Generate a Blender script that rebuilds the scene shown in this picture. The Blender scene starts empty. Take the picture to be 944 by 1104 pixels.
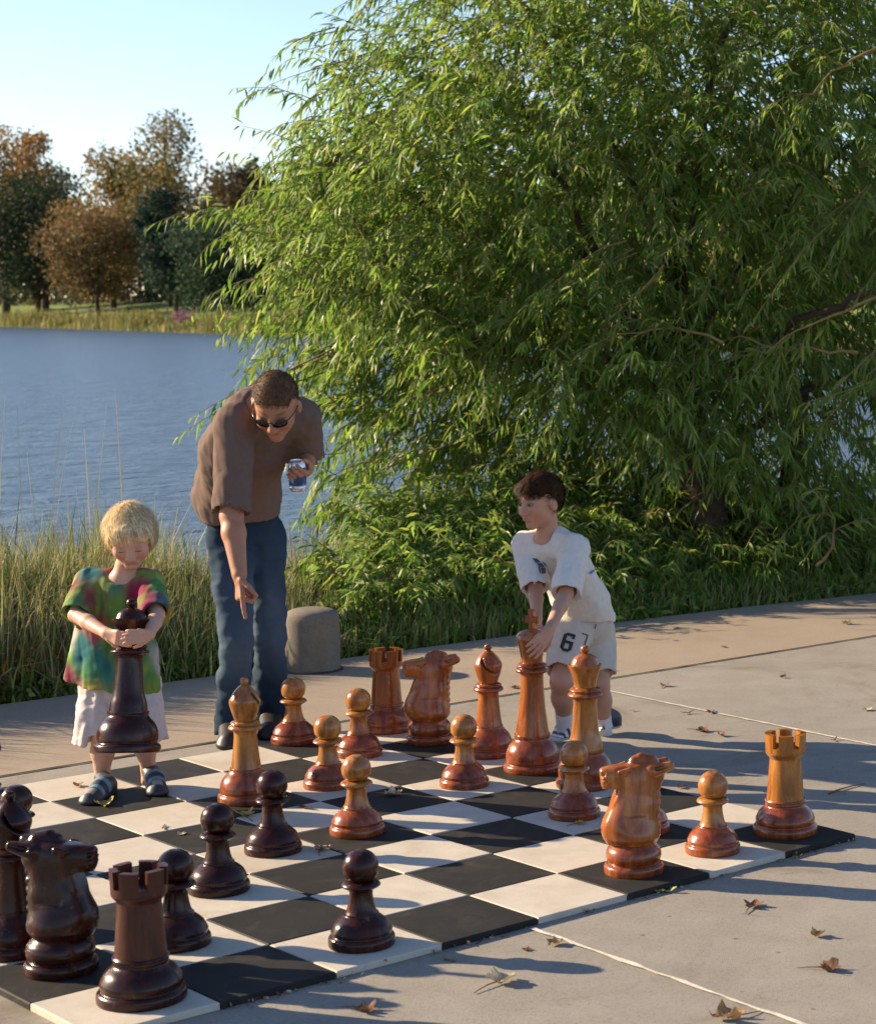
import bpy, math, random
import numpy as np
from mathutils import Vector, Matrix
from mathutils.bvhtree import BVHTree
R_ = math.radians
rng = np.random.default_rng(7); random.seed(7)
SC = bpy.context.scene
COL = SC.collection

# ------------------------------------------------------------------ camera calibration (from the squares of the board)
PW, PH = 944.0, 1104.0
SQ = 0.33
FPX = 2172.354; YAW = 0.741567598; PIT = -0.0972476184; ROL = 0.00926509458; SX = 471.4565; SY = 4.36833657
CAM = np.array([-14.5655079, -13.5705798, 5.16646055]) * SQ
FW = np.array([math.cos(PIT)*math.cos(YAW), math.cos(PIT)*math.sin(YAW), math.sin(PIT)])
_r = np.array([math.sin(YAW), -math.cos(YAW), 0.0]); _u = np.cross(_r, FW)
RT = _r*math.cos(ROL) + _u*math.sin(ROL); UP = -_r*math.sin(ROL) + _u*math.cos(ROL)
def ray(x, y): return FW + RT*((x-PW/2-SX)/FPX) - UP*((y-PH/2-SY)/FPX)
def at(x, y, depth): return CAM + ray(x, y)*depth
def ground(x, y, z=0.0):
    d = ray(x, y); return CAM + d*((z-CAM[2])/d[2])
HR = _r.copy()                                   # level, to the right as seen from the camera
HF = np.array([math.cos(YAW), math.sin(YAW), 0.0])
ZZ = np.array([0, 0, 1.0])
PAVE = -0.02                                     # the paving lies one tile thickness under the top of the board
WATER = -0.55
def nrm(v): v = np.asarray(v, float); return v/np.linalg.norm(v)

# ------------------------------------------------------------------ object helpers
def tag(o, label=None, cat=None, group=None, kind=None):
    if label: o['label'] = label
    if cat: o['category'] = cat
    if group: o['group'] = group
    if kind: o['kind'] = kind
    return o
def empty(name, loc=(0, 0, 0), rz=0.0):
    o = bpy.data.objects.new(name, None); COL.objects.link(o)
    o.location = loc; o.rotation_euler = (0, 0, rz); o.empty_display_size = .1
    return o
def np_mesh(name, V, faces, mat, parent=None, smooth=True, tint=None, loc=None, mats=None, midx=None):
    """faces: list of int arrays (n,k)"""
    me = bpy.data.meshes.new(name)
    V = np.asarray(V, np.float32); faces = [np.asarray(f, np.int32) for f in faces if len(f)]
    me.vertices.add(len(V)); me.vertices.foreach_set('co', V.ravel())
    nl = sum(f.size for f in faces); nf = sum(len(f) for f in faces)
    me.loops.add(nl); me.loops.foreach_set('vertex_index', np.concatenate([f.ravel() for f in faces]))
    tot = np.concatenate([np.full(len(f), f.shape[1], np.int32) for f in faces])
    st = np.concatenate([[0], np.cumsum(tot)[:-1]]).astype(np.int32)
    me.polygons.add(nf); me.polygons.foreach_set('loop_start', st); me.polygons.foreach_set('loop_total', tot)
    me.polygons.foreach_set('use_smooth', np.full(nf, smooth, bool))
    if tint is not None:
        a = me.color_attributes.new('tint', 'FLOAT_COLOR', 'POINT')
        t = np.ones((len(V), 4), np.float32); t[:, :3] = tint; a.data.foreach_set('color', t.ravel())
    for m in (mats or [mat]): me.materials.append(m)
    if midx is not None: me.polygons.foreach_set('material_index', np.asarray(midx, np.int32))
    me.update(calc_edges=True); me.validate()
    o = bpy.data.objects.new(name, me); COL.objects.link(o)
    if parent is not None: o.parent = parent
    if loc is not None: o.location = loc
    return o
class MB:
    def __init__(s): s.v = []; s.f3 = []; s.f4 = []; s.n = 0; s.ng = []
    def add(s, V, f3=(), f4=()):
        V = np.asarray(V, float)
        if len(f3): s.f3.append(np.asarray(f3)+s.n)
        if len(f4): s.f4.append(np.asarray(f4)+s.n)
        s.v.append(V); s.n += len(V)
    def tube(s, path, rad, n=8, cap=True):
        P = np.asarray(path, float); m = len(P); rad = np.broadcast_to(np.asarray(rad, float), (m,))
        T = np.gradient(P, axis=0); T /= np.linalg.norm(T, axis=1)[:, None]+1e-12
        a = np.array([0, 0, 1.0]) if abs(T[0, 2]) < .9 else np.array([1.0, 0, 0])
        N = np.cross(T[0], a); N /= np.linalg.norm(N); V = []
        th = np.linspace(0, 2*math.pi, n, endpoint=False)
        for i in range(m):
            N = N - T[i]*(N@T[i]); N /= np.linalg.norm(N)+1e-12; B = np.cross(T[i], N)
            V.append(P[i] + rad[i]*(np.cos(th)[:, None]*N + np.sin(th)[:, None]*B))
        V = np.concatenate(V); i = np.arange(m-1)[:, None]*n; j = np.arange(n)[None]
        F = np.stack([i+j, i+(j+1) % n, i+n+(j+1) % n, i+n+j], -1).reshape(-1, 4)
        f3 = []
        if cap:
            V = np.vstack([V, P[0], P[-1]]); k = m*n
            f3 = [[k, (q+1) % n, q] for q in range(n)] + [[k+1, (m-1)*n+q, (m-1)*n+(q+1) % n] for q in range(n)]
        s.add(V, f3, F)
    def lathe(s, prof, n=48, c=(0, 0, 0)):
        P = np.asarray(prof, float); m = len(P); th = np.linspace(0, 2*math.pi, n, endpoint=False)
        V = np.stack([P[:, 0, None]*np.cos(th), P[:, 0, None]*np.sin(th), np.repeat(P[:, 1, None], n, 1)], -1).reshape(-1, 3)
        i = np.arange(m-1)[:, None]*n; j = np.arange(n)[None]
        F = np.stack([i+j, i+(j+1) % n, i+n+(j+1) % n, i+n+j], -1).reshape(-1, 4)
        V = np.vstack([V, [0, 0, P[0, 1]], [0, 0, P[-1, 1]]]); k = m*n
        f3 = [[k, (q+1) % n, q] for q in range(n)] + [[k+1, (m-1)*n+q, (m-1)*n+(q+1) % n] for q in range(n)]
        s.add(V+np.asarray(c, float), f3, F)
    def box(s, lo, hi, ch=0.0):
        x0, y0, z0 = lo; x1, y1, z1 = hi
        if ch <= 0:
            V = [(x0,y0,z0),(x1,y0,z0),(x1,y1,z0),(x0,y1,z0),(x0,y0,z1),(x1,y0,z1),(x1,y1,z1),(x0,y1,z1)]
            s.add(V, [], [(0,3,2,1),(4,5,6,7),(0,1,5,4),(1,2,6,5),(2,3,7,6),(3,0,4,7)])
        else:                                     # chamfered top edge
            V = [(x0,y0,z0),(x1,y0,z0),(x1,y1,z0),(x0,y1,z0),(x0,y0,z1-ch),(x1,y0,z1-ch),(x1,y1,z1-ch),(x0,y1,z1-ch),
                 (x0+ch,y0+ch,z1),(x1-ch,y0+ch,z1),(x1-ch,y1-ch,z1),(x0+ch,y1-ch,z1)]
            F = [(0,3,2,1),(8,9,10,11)]
            for a in range(4):
                b = (a+1) % 4; F += [(a,b,b+4,a+4),(a+4,b+4,b+8,a+8)]
            s.add(V, [], F)
    def build(s, name, mat, parent=None, smooth=True, loc=None, tint=None):
        V = np.concatenate(s.v); F = []
        if s.f3: F.append(np.concatenate(s.f3))
        if s.f4: F.append(np.concatenate(s.f4))
        return np_mesh(name, V, F, mat, parent, smooth, tint, loc)
def smooth_prof(pts, n=5):
    """Catmull-Rom through profile points; a point written with a third value 1 is a sharp corner"""
    segs = []; cur = [pts[0][:2]]
    for p in pts[1:]:
        cur.append(p[:2])
        if len(p) > 2: segs.append(cur); cur = [p[:2]]
    if len(cur) > 1: segs.append(cur)
    out = []
    for sgm in segs:
        P = np.array(sgm, float)
        if len(P) == 2: out += [tuple(P[0])]; continue
        Q = np.vstack([2*P[0]-P[1], P, 2*P[-1]-P[-2]])
        for i in range(1, len(Q)-2):
            for t in np.linspace(0, 1, n, endpoint=False):
                a, b, c, d = Q[i-1:i+3]
                out.append(tuple(.5*((2*b)+(c-a)*t+(2*a-5*b+4*c-d)*t*t+(3*b-a-3*c+d)*t**3)))
    out.append(tuple(segs[-1][-1]))
    return [(max(r, 0.0004), z) for r, z in out]
def copy_tree(o, parent=None):
    c = o.copy(); COL.objects.link(c); c.parent = parent
    for ch in [x for x in o.children]: copy_tree(ch, c)
    return c
def auto_sharp(o, ang=40):
    me = o.data; me.set_sharp_from_angle(angle=R_(ang)); return o

# ------------------------------------------------------------------ signed distance bodies, meshed by surface nets
class SDF:
    def __init__(s, lo, hi, h):
        s.h = h; s.lo = np.asarray(lo, float); s.hi = np.asarray(hi, float)
        s.n = np.ceil((s.hi-s.lo)/h).astype(int)+1
        s.D = np.full(s.n, 1.0, np.float32)
    def _sub(s, lo, hi):
        a = np.clip(np.floor((np.asarray(lo)-s.lo)/s.h).astype(int), 0, s.n-1)
        b = np.clip(np.ceil((np.asarray(hi)-s.lo)/s.h).astype(int)+1, 1, s.n)
        if np.any(b <= a): return None, None
        ax = [s.lo[k]+s.h*np.arange(a[k], b[k]) for k in range(3)]
        P = np.stack(np.meshgrid(*ax, indexing='ij'), -1)
        return tuple(slice(a[k], b[k]) for k in range(3)), P
    def _app(s, lo, hi, fn, k, mode):
        m = k+3*s.h
        sl, P = s._sub(np.asarray(lo)-m, np.asarray(hi)+m)
        if sl is None: return s
        d = fn(P).astype(np.float32); D = s.D[sl]
        if mode == 'sub':
            d = -d
            if k > 0:
                h = np.clip(.5-.5*(D-d)/k, 0, 1); s.D[sl] = D*(1-h)+d*h+k*h*(1-h)
            else: s.D[sl] = np.maximum(D, d)
        else:
            if k > 0:
                h = np.clip(.5+.5*(d-D)/k, 0, 1); s.D[sl] = d*(1-h)+D*h-k*h*(1-h)
            else: s.D[sl] = np.minimum(D, d)
        return s
    def rc(s, a, b, ra, rb, k=.02, axis=None, sq=1.0, mode='add'):
        a = np.asarray(a, float); b = np.asarray(b, float); ba = b-a; L2 = max(ba@ba, 1e-9)
        rm = max(ra, rb)*(max(sq, 1.0))
        ax = None if axis is None else nrm(axis)
        def fn(P):
            pa = P-a; t = np.clip((pa@ba)/L2, 0, 1)
            q = pa-t[..., None]*ba; r = ra+(rb-ra)*t
            if ax is not None:
                c = q@ax; q = q+(c/sq-c)[..., None]*ax
                return (np.linalg.norm(q, axis=-1)-r)*min(1, sq)
            return np.linalg.norm(q, axis=-1)-r
        return s._app(np.minimum(a, b)-rm, np.maximum(a, b)+rm, fn, k, mode)
    def chain(s, pts, k=.02, **kw):
        for (a, ra), (b, rb) in zip(pts[:-1], pts[1:]): s.rc(a, b, ra, rb, k, **kw)
        return s
    def ell(s, c, rad, axes=None, k=.02, mode='add'):
        c = np.asarray(c, float); rad = np.asarray(rad, float); M = np.eye(3) if axes is None else np.array([nrm(x) for x in axes])
        rm = rad.max()
        def fn(P):
            q = (P-c)@M.T
            k0 = np.linalg.norm(q/rad, axis=-1); k1 = np.linalg.norm(q/rad**2, axis=-1)+1e-9
            return k0*(k0-1)/k1
        return s._app(c-rm, c+rm, fn, k, mode)
    def plane(s, p, n, k=0.0, within=None):
        """remove everything on the side the normal n points to"""
        p = np.asarray(p, float); n = nrm(n); lo, hi = (s.lo, s.hi) if within is None else within
        sl, P = s._sub(lo, hi)
        if sl is None: return s
        d = ((P-p)@n).astype(np.float32); D = s.D[sl]
        if k > 0:
            h = np.clip(.5-.5*(D-d)/k, 0, 1); s.D[sl] = D*(1-h)+d*h+k*h*(1-h)
        else: s.D[sl] = np.maximum(D, d)
        return s
    def disp(s, fn, band=.03):
        m = np.abs(s.D) < band; idx = np.argwhere(m); P = s.lo+s.h*idx
        s.D[m] += fn(P).astype(np.float32); return s
    def mesh(s):
        D = s.D; n = np.array(D.shape); D[0] = D[-1] = 1; D[:, 0] = D[:, -1] = 1; D[:, :, 0] = D[:, :, -1] = 1
        S = D < 0
        c = np.zeros(n-1, np.uint8)
        for dx in (0, 1):
            for dy in (0, 1):
                for dz in (0, 1): c += S[dx:n[0]-1+dx, dy:n[1]-1+dy, dz:n[2]-1+dz]
        act = (c > 0) & (c < 8); cell = np.argwhere(act); ids = np.full(n-1, -1, np.int64); ids[act] = np.arange(len(cell))
        acc = np.zeros((len(cell), 3)); cnt = np.zeros(len(cell))
        cor = [(0,0,0),(1,0,0),(0,1,0),(1,1,0),(0,0,1),(1,0,1),(0,1,1),(1,1,1)]
        for a in range(8):
            for b in range(a+1, 8):
                df = [cor[b][k]-cor[a][k] for k in range(3)]
                if sum(abs(x) for x in df) != 1: continue
                pa = cell+cor[a]; pb = cell+cor[b]
                da = D[pa[:, 0], pa[:, 1], pa[:, 2]]; db = D[pb[:, 0], pb[:, 1], pb[:, 2]]
                x = (da < 0) != (db < 0); t = np.where(x, da/np.where(x, da-db, 1), 0)
                q = pa+t[:, None]*np.array(df); acc[x] += q[x]; cnt[x] += 1
        V = s.lo+s.h*acc/cnt[:, None]
        F = []
        for ax in range(3):
            o1, o2 = [(1, 2), (2, 0), (0, 1)][ax]
            sl0 = [slice(1, -1)]*3; sl1 = [slice(1, -1)]*3
            sl0[ax] = slice(0, -1); sl1[ax] = slice(1, None)
            A = S[tuple(sl0)]; B = S[tuple(sl1)]
            e = np.argwhere(A != B)
            if not len(e): continue
            inside = A[e[:, 0], e[:, 1], e[:, 2]]
            g = e.copy()
            for k in range(3):
                if k != ax: g[:, k] += 1
            def cid(d1, d2):
                q = g.copy(); q[:, o1] -= d1; q[:, o2] -= d2; return ids[q[:, 0], q[:, 1], q[:, 2]]
            Q = np.stack([cid(1, 1), cid(0, 1), cid(0, 0), cid(1, 0)], -1)
            Q[~inside] = Q[~inside][:, ::-1]
            F.append(Q)
        F = np.concatenate(F); F = F[(F >= 0).all(1)]
        return V, F
def relax(V, F, it=2, lam=.5):
    e = np.concatenate([F[:, [0, 1]], F[:, [1, 2]], F[:, [2, 3]], F[:, [3, 0]]])
    for _ in range(it):
        acc = np.zeros_like(V); cnt = np.zeros(len(V))
        for k in range(3):
            acc[:, k] = np.bincount(e[:, 0], V[e[:, 1], k], len(V))+np.bincount(e[:, 1], V[e[:, 0], k], len(V))
        cnt = np.bincount(e[:, 0], minlength=len(V))+np.bincount(e[:, 1], minlength=len(V))
        V = V+lam*(acc/np.maximum(cnt, 1)[:, None]-V)
    return V
def bounds(m, *pts):
    P = np.array(pts); return P.min(0)-m, P.max(0)+m
def wav(P, seed, freq, n=6):
    r = np.random.default_rng(seed); o = np.zeros(P.shape[:-1])
    for _ in range(n):
        d = r.normal(size=3); d /= np.linalg.norm(d); f = freq*r.uniform(.6, 1.6)
        o += np.sin((P@d)*f+r.uniform(0, 6.28)+1.3*np.sin((P@np.roll(d, 1))*f*.7))
    return o/n

# ------------------------------------------------------------------ materials
def mat(name):
    m = bpy.data.materials.new(name); m.use_nodes = True; nt = m.node_tree
    return m, nt, nt.nodes['Principled BSDF']
def N(nt, typ, **kw):
    n = nt.nodes.new(typ)
    for k, v in kw.items():
        if k.startswith('i_'):
            key = k[2:]; key = int(key) if key.isdigit() else key.replace('_', ' ')
            n.inputs[key].default_value = v
        else: setattr(n, k, v)
    return n
def ramp(nt, fac, stops, interp='LINEAR'):
    r = nt.nodes.new('ShaderNodeValToRGB'); r.color_ramp.interpolation = interp; e = r.color_ramp.elements
    while len(e) < len(stops): e.new(.5)
    for q, (p, c) in zip(e, stops): q.position = p; q.color = (*c, 1)
    nt.links.new(fac, r.inputs['Fac']); return r.outputs['Color']
def mixc(nt, fac, a, b, mode='MIX'):
    m = nt.nodes.new('ShaderNodeMix'); m.data_type = 'RGBA'; m.blend_type = mode
    for s, v in ((m.inputs[0], fac), (m.inputs[6], a), (m.inputs[7], b)):
        if hasattr(v, 'is_linked'): nt.links.new(v, s)
        elif isinstance(v, (int, float)): s.default_value = v
        else: s.default_value = (*v, 1)
    return m.outputs[2]
def coords(nt, kind='Object', scale=(1, 1, 1), rand=False):
    tc = nt.nodes.new('ShaderNodeTexCoord'); mp = nt.nodes.new('ShaderNodeMapping'); mp.inputs['Scale'].default_value = scale
    nt.links.new(tc.outputs[kind], mp.inputs['Vector'])
    if rand:
        oi = nt.nodes.new('ShaderNodeObjectInfo'); m = N(nt, 'ShaderNodeMath', operation='MULTIPLY'); m.inputs[1].default_value = 37.0
        nt.links.new(oi.outputs['Random'], m.inputs[0]); nt.links.new(m.outputs[0], mp.inputs['Location'])
    return mp.outputs['Vector']
def noise(nt, vec, scale, detail=4, rough=.55, dist=0.0):
    n = N(nt, 'ShaderNodeTexNoise'); n.inputs['Scale'].default_value = scale; n.inputs['Detail'].default_value = detail
    n.inputs['Roughness'].default_value = rough; n.inputs['Distortion'].default_value = dist
    nt.links.new(vec, n.inputs['Vector']); return n.outputs['Fac']
def bump(nt, bs, h, strength=.3, dist=.01):
    b = N(nt, 'ShaderNodeBump'); b.inputs['Strength'].default_value = strength; b.inputs['Distance'].default_value = dist
    nt.links.new(h, b.inputs['Height']); nt.links.new(b.outputs['Normal'], bs.inputs['Normal']); return b
def wood(name, c0, c1, c2, rough=.22, coat=.5, grain=1.0):
    m, nt, bs = mat(name); v = coords(nt, 'Object', (9*grain, 9*grain, 1.3*grain), True)
    a = noise(nt, v, 2.2, 5, .6, 1.2); v2 = coords(nt, 'Object', (60, 60, 4), True); b = noise(nt, v2, 3, 3)
    c = ramp(nt, a, [(.32, c0), (.52, c1), (.7, c2)])
    c = mixc(nt, .35, c, ramp(nt, b, [(.3, (.45, .38, .32)), (.6, (1, 1, 1))]), 'MULTIPLY')
    k = noise(nt, coords(nt, 'Object', (26, 26, 1.6), True), 2.2, 6, .7, .8); c = mixc(nt, .8, c, ramp(nt, k, [(.30, (.30, .22, .17)), (.38, (1,)*3)]), 'MULTIPLY')
    sc = noise(nt, coords(nt, 'Object', (1, 1, .6), True), 34, 7, .7, .5); c = mixc(nt, ramp(nt, sc, [(.60, (0,)*3), (.70, (.30,)*3)]), c, mixc(nt, .5, c, (.42, .34, .26)))
    nt.links.new(c, bs.inputs['Base Color']); bs.inputs['Roughness'].default_value = rough
    bs.inputs['Coat Weight'].default_value = coat; bs.inputs['Coat Roughness'].default_value = .12
    rr = noise(nt, coords(nt, 'Object', (1, 1, 1), True), 25, 3); mr = N(nt, 'ShaderNodeMapRange'); mr.inputs['To Min'].default_value = rough*.6; mr.inputs['To Max'].default_value = rough*1.9
    nt.links.new(rr, mr.inputs['Value']); nt.links.new(mr.outputs[0], bs.inputs['Roughness'])
    bs.inputs['Specular IOR Level'].default_value = .5 if coat else .32
    bump(nt, bs, b, .12, .002); return m
M_HONEY = wood('honey_wood', (.20, .058, .008), (.38, .14, .022), (.52, .235, .05), .2, .2)
M_RED = wood('red_wood', (.13, .024, .005), (.25, .052, .009), (.36, .10, .02), .2, .2)
M_AMBER = wood('amber_wood', (.18, .040, .006), (.33, .088, .013), (.46, .155, .028), .2, .2)
M_DARK = wood('dark_wood', (.016, .0035, .002), (.032, .007, .004), (.065, .014, .007), .2, 0.0)
M_DARKRED = wood('dark_red_wood', (.035, .010, .006), (.066, .018, .010), (.10, .026, .013), .3, .0)

def simple(name, col, rough=.6, var=.25, scale=12, spec=.5, bscale=0, bst=.2, metal=0.0):
    m, nt, bs = mat(name); v = coords(nt, 'Object'); n = noise(nt, v, scale, 5)
    c = ramp(nt, n, [(.25, tuple(x*(1-var) for x in col)), (.75, tuple(min(1, x*(1+var)) for x in col))])
    nt.links.new(c, bs.inputs['Base Color']); bs.inputs['Roughness'].default_value = rough; bs.inputs['Specular IOR Level'].default_value = spec
    bs.inputs['Metallic'].default_value = metal
    if bscale: bump(nt, bs, noise(nt, v, bscale, 4), bst, .004)
    return m
def tinted(name, rough=.6, trans=0.0, spec=.3, scale=30, var=.2, bst=0, bscale=300, sss=0.0):
    """base colour from the 'tint' attribute of the mesh with a little noise"""
    m, nt, bs = mat(name); a = N(nt, 'ShaderNodeAttribute', attribute_name='tint'); v = coords(nt, 'Object'); n = noise(nt, v, scale, 3)
    c = mixc(nt, 1.0, a.outputs['Color'], ramp(nt, n, [(.3, (1-var,)*3), (.7, (1+var*.4,)*3)]), 'MULTIPLY')
    nt.links.new(c, bs.inputs['Base Color']); bs.inputs['Roughness'].default_value = rough; bs.inputs['Specular IOR Level'].default_value = spec
    if sss:
        bs.inputs['Subsurface Weight'].default_value = sss; bs.inputs['Subsurface Radius'].default_value = (.012, .005, .003); bs.inputs['Subsurface Scale'].default_value = 1.0
    if bst: bump(nt, bs, noise(nt, v, bscale, 3), bst, .002)
    if trans:
        t = N(nt, 'ShaderNodeBsdfTranslucent'); nt.links.new(c, t.inputs['Color'])
        mx = N(nt, 'ShaderNodeMixShader'); mx.inputs[0].default_value = trans
        out = nt.nodes['Material Output']; nt.links.new(bs.outputs[0], mx.inputs[1]); nt.links.new(t.outputs[0], mx.inputs[2]); nt.links.new(mx.outputs[0], out.inputs['Surface'])
    return m
M_LEAF = tinted('willow_leaf', .42, .58, .3, 8, .1)
M_FARLEAF = tinted('far_leaf', .7, .25, .15, .4, .25)
M_BLADE = tinted('reed_blade', .6, .3, .25, 6, .15)
M_DRY = tinted('dry_leaf', .75, .15, .2, 60, .3)
M_BARK = simple('bark', (.075, .05, .035), .9, .45, 14, .2, 60, .6)
M_TWIG = simple('twig_bark', (.22, .15, .06), .8, .3, 14, .2)
M_SKIN = tinted('skin', .5, 0, .35, 35, .07, .08, 420, .12)
M_HAIR = tinted('hair', .6, 0, .08, 60, .3)
M_CLOTH = tinted('cloth', .9, 0, .1, 50, .08, .25, 700)

def concrete(name, base, tone, spots=True, seed=0, scale=1.0):
    m, nt, bs = mat(name); v = coords(nt, 'Object')
    big = noise(nt, v, .9*scale, 5, .6); mid = noise(nt, v, 5*scale, 6, .65, .6); fine = noise(nt, v, 260, 3, .7); agg = noise(nt, v, 90, 2)
    c = ramp(nt, big, [(.3, tuple(x*.80 for x in base)), (.7, tuple(x*1.1 for x in base))])
    c = mixc(nt, .55, c, ramp(nt, mid, [(.3, tone), (.62, base)]), 'MIX')
    c = mixc(nt, .5, c, ramp(nt, fine, [(.3, (.55,)*3), (.6, (1.1,)*3)]), 'MULTIPLY')
    c = mixc(nt, .35, c, ramp(nt, agg, [(.32, (.6, .57, .52)), (.5, (1,)*3)]), 'MULTIPLY')
    if spots:
        st = noise(nt, v, 2.3, 4, .7, .9)
        c = mixc(nt, 1, c, ramp(nt, st, [(.24, (.62, .54, .44)), (.36, (1,)*3)]), 'MULTIPLY')
    if spots:
        s2 = noise(nt, v, .55, 6, .72, 1.4); c = mixc(nt, 1, c, ramp(nt, s2, [(.34, (.72, .66, .58)), (.45, (1,)*3), (.62, (1.06, 1.05, 1.03))]), 'MULTIPLY')
        vo = N(nt, 'ShaderNodeTexVoronoi'); vo.inputs['Scale'].default_value = 7.0; nt.links.new(v, vo.inputs['Vector'])
        c = mixc(nt, 1, c, ramp(nt, vo.outputs['Distance'], [(.035, (.55, .48, .40)), (.06, (1,)*3)]), 'MULTIPLY')
    nt.links.new(c, bs.inputs['Base Color']); bs.inputs['Roughness'].default_value = .88; bs.inputs['Specular IOR Level'].default_value = .25
    bump(nt, bs, fine, .5, .004); return m
M_PAVE = concrete('grey_concrete', (.31, .28, .238), (.235, .205, .168))
M_STRIP = concrete('sandy_concrete', (.345, .275, .205), (.30, .235, .17), False)
M_BOLL = concrete('bollard_concrete', (.21, .18, .14), (.15, .13, .10), True, 0, 4)
M_CAULK = simple('pale_joint_filler', (.62, .56, .46), .8, .3, 30, .2, 120, .4)
M_GAP = simple('dark_joint', (.06, .05, .04), .9, .4, 30, .1)

def tile(name, base, dark, speck, rough, dust):
    m, nt, bs = mat(name); v = coords(nt, 'Object', (1, 1, 1), True); f = noise(nt, v, 220, 3, .7); g = noise(nt, v, 7, 5, .65, .5); d = noise(nt, v, 2.0, 4)
    c = ramp(nt, g, [(.3, dark), (.65, base)])
    c = mixc(nt, .5, c, ramp(nt, f, [(.35, (1-speck,)*3), (.65, (1+speck*.4,)*3)]), 'MULTIPLY')
    c = mixc(nt, .6, c, ramp(nt, d, [(.28, (.78, .72, .64)), (.45, (1,)*3)]), 'MULTIPLY')
    du = noise(nt, v, 5.5, 6, .7, 1.2); c = mixc(nt, ramp(nt, du, [(.52, (0,)*3), (.72, (.55,)*3)]), c, dust)
    nt.links.new(c, bs.inputs['Base Color']); bs.inputs['Roughness'].default_value = rough; bs.inputs['Specular IOR Level'].default_value = .12
    bump(nt, bs, f, .35, .003); return m
M_WHITE = tile('white_rubber', (.56, .505, .42), (.48, .43, .35), .18, .7, (.40, .34, .26))
M_BLACK = tile('black_rubber', (.024, .023, .022), (.033, .031, .028), .4, .66, (.075, .066, .054))

# ------------------------------------------------------------------ setting
def sheet(name, poly, z, m, kind='structure', sub=1):
    V = [(x, y, z) for x, y in poly]
    return tag(np_mesh(name, V, [np.array([list(range(len(V)))])], m, None, False), kind=kind)
STRIP_F, STRIP_B = 2.895, 4.27
tag(sheet('pavement', [(-40, -40), (40, -40), (40, STRIP_F), (-40, STRIP_F)], PAVE, M_PAVE))
back = [(-40, STRIP_B), (-8, STRIP_B), (2.2, STRIP_B), (3.4, 4.2), (4.6, 4.06), (6, 3.82), (9, 3.1), (14, 2.9)]
mb = MB()
xs = np.concatenate([np.linspace(-40, -8, 5), np.linspace(-7, 2.2, 6), [3.4, 4.6, 6, 9]])
ys = np.interp(xs, [p[0] for p in back], [p[1] for p in back])
V = []; F = []
for x, y in zip(xs, ys): V += [(x, STRIP_F+.012, PAVE), (x, y, PAVE), (x, y, PAVE-.3)]
for i in range(len(xs)-1):
    a = 3*i; b = a+3; F += [(a, b, b+1, a+1), (a+1, b+1, b+2, a+2)]
mb.add(V, [], F); tag(mb.build('promenade_strip', M_STRIP, smooth=False), kind='structure')
def line_strip(name, a, b, w, z, m, jit=.005, n=120):
    a = np.array(a, float); b = np.array(b, float); d = nrm(b-a); s = np.array([-d[1], d[0]]); V = []; F = []
    for i in range(n+1):
        p = a+(b-a)*i/n
        for sg in (-1, 1):
            q = p+s*sg*(w/2+rng.uniform(-jit, jit)); V.append((q[0], q[1], z))
    for i in range(n): F.append((2*i, 2*i+2, 2*i+3, 2*i+1))
    mb = MB(); mb.add(V, [], F); return tag(mb.build(name, m, smooth=False), kind='structure')
line_strip('pavement_joint', (-1.36, -.02), (-1.49, -6.0), .014, PAVE+.004, M_CAULK)
line_strip('pavement_joint', (1.15, STRIP_F-.03), (1.09, -6.0), .014, PAVE+.004, M_CAULK, .003, 160)
line_strip('pavement_joint', (-3.1, -.04), (-2.75, .35), .014, PAVE+.004, M_CAULK)
line_strip('pavement_joint', (-2.66, -.02), (-3.1, -5), .014, PAVE+.004, M_CAULK)
line_strip('pavement_joint', (3.6, STRIP_F-.03), (3.5, -6.0), .014, PAVE+.004, M_CAULK)
line_strip('strip_joint', (-12, STRIP_F), (12, STRIP_F-.01), .018, PAVE+.004, M_GAP, .004, 300)

# lake bank, lake, far shore
def grid_mesh(name, X, Y, Zf, m, kind='structure', smooth=True):
    gx, gy = np.meshgrid(X, Y, indexing='ij'); gz = Zf(gx, gy); V = np.stack([gx, gy, gz], -1).reshape(-1, 3)
    n = len(Y); i, j = np.meshgrid(np.arange(len(X)-1), np.arange(n-1), indexing='ij'); a = (i*n+j).ravel()
    return tag(np_mesh(name, V, [np.stack([a, a+n, a+n+1, a+1], -1)], m, None, smooth), kind=kind)
M_SOIL = simple('bank_soil', (.06, .05, .03), .95, .4, 9, .1, 40, .6)
grid_mesh('lake_bank', np.linspace(-14, 16, 90), np.linspace(2.6, 9, 40),
          lambda x, y: np.where(y < np.interp(x, xs, ys)+.02, -.34, -.07-.55*np.clip((y-np.interp(x, xs, ys))/3.2, 0, 1.6)**1.0+.03*np.sin(x*3.1)*np.cos(y*4)), M_SOIL)
sheet('ground', [(-3000, -3000), (3000, -3000), (3000, 3000), (-3000, 3000)], -1.4, M_SOIL)
mW, nt, bs = mat('lake_water')
bs.inputs['Base Color'].default_value = (.065, .10, .13, 1); bs.inputs['Roughness'].default_value = .25; bs.inputs['IOR'].default_value = 1.333
v1 = coords(nt, 'Object', (1, 1, 1)); n1 = noise(nt, v1, 1.1, 5, .6, .5); n2 = noise(nt, coords(nt, 'Object', (.7, 1.3, 1)), 4.5, 3, .6)
ad = N(nt, 'ShaderNodeMath', operation='ADD'); nt.links.new(n1, ad.inputs[0]); mu = N(nt, 'ShaderNodeMath', operation='MULTIPLY'); mu.inputs[1].default_value = .35
nt.links.new(n2, mu.inputs[0]); nt.links.new(mu.outputs[0], ad.inputs[1]); bump(nt, bs, ad.outputs[0], 1.0, .26)
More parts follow.
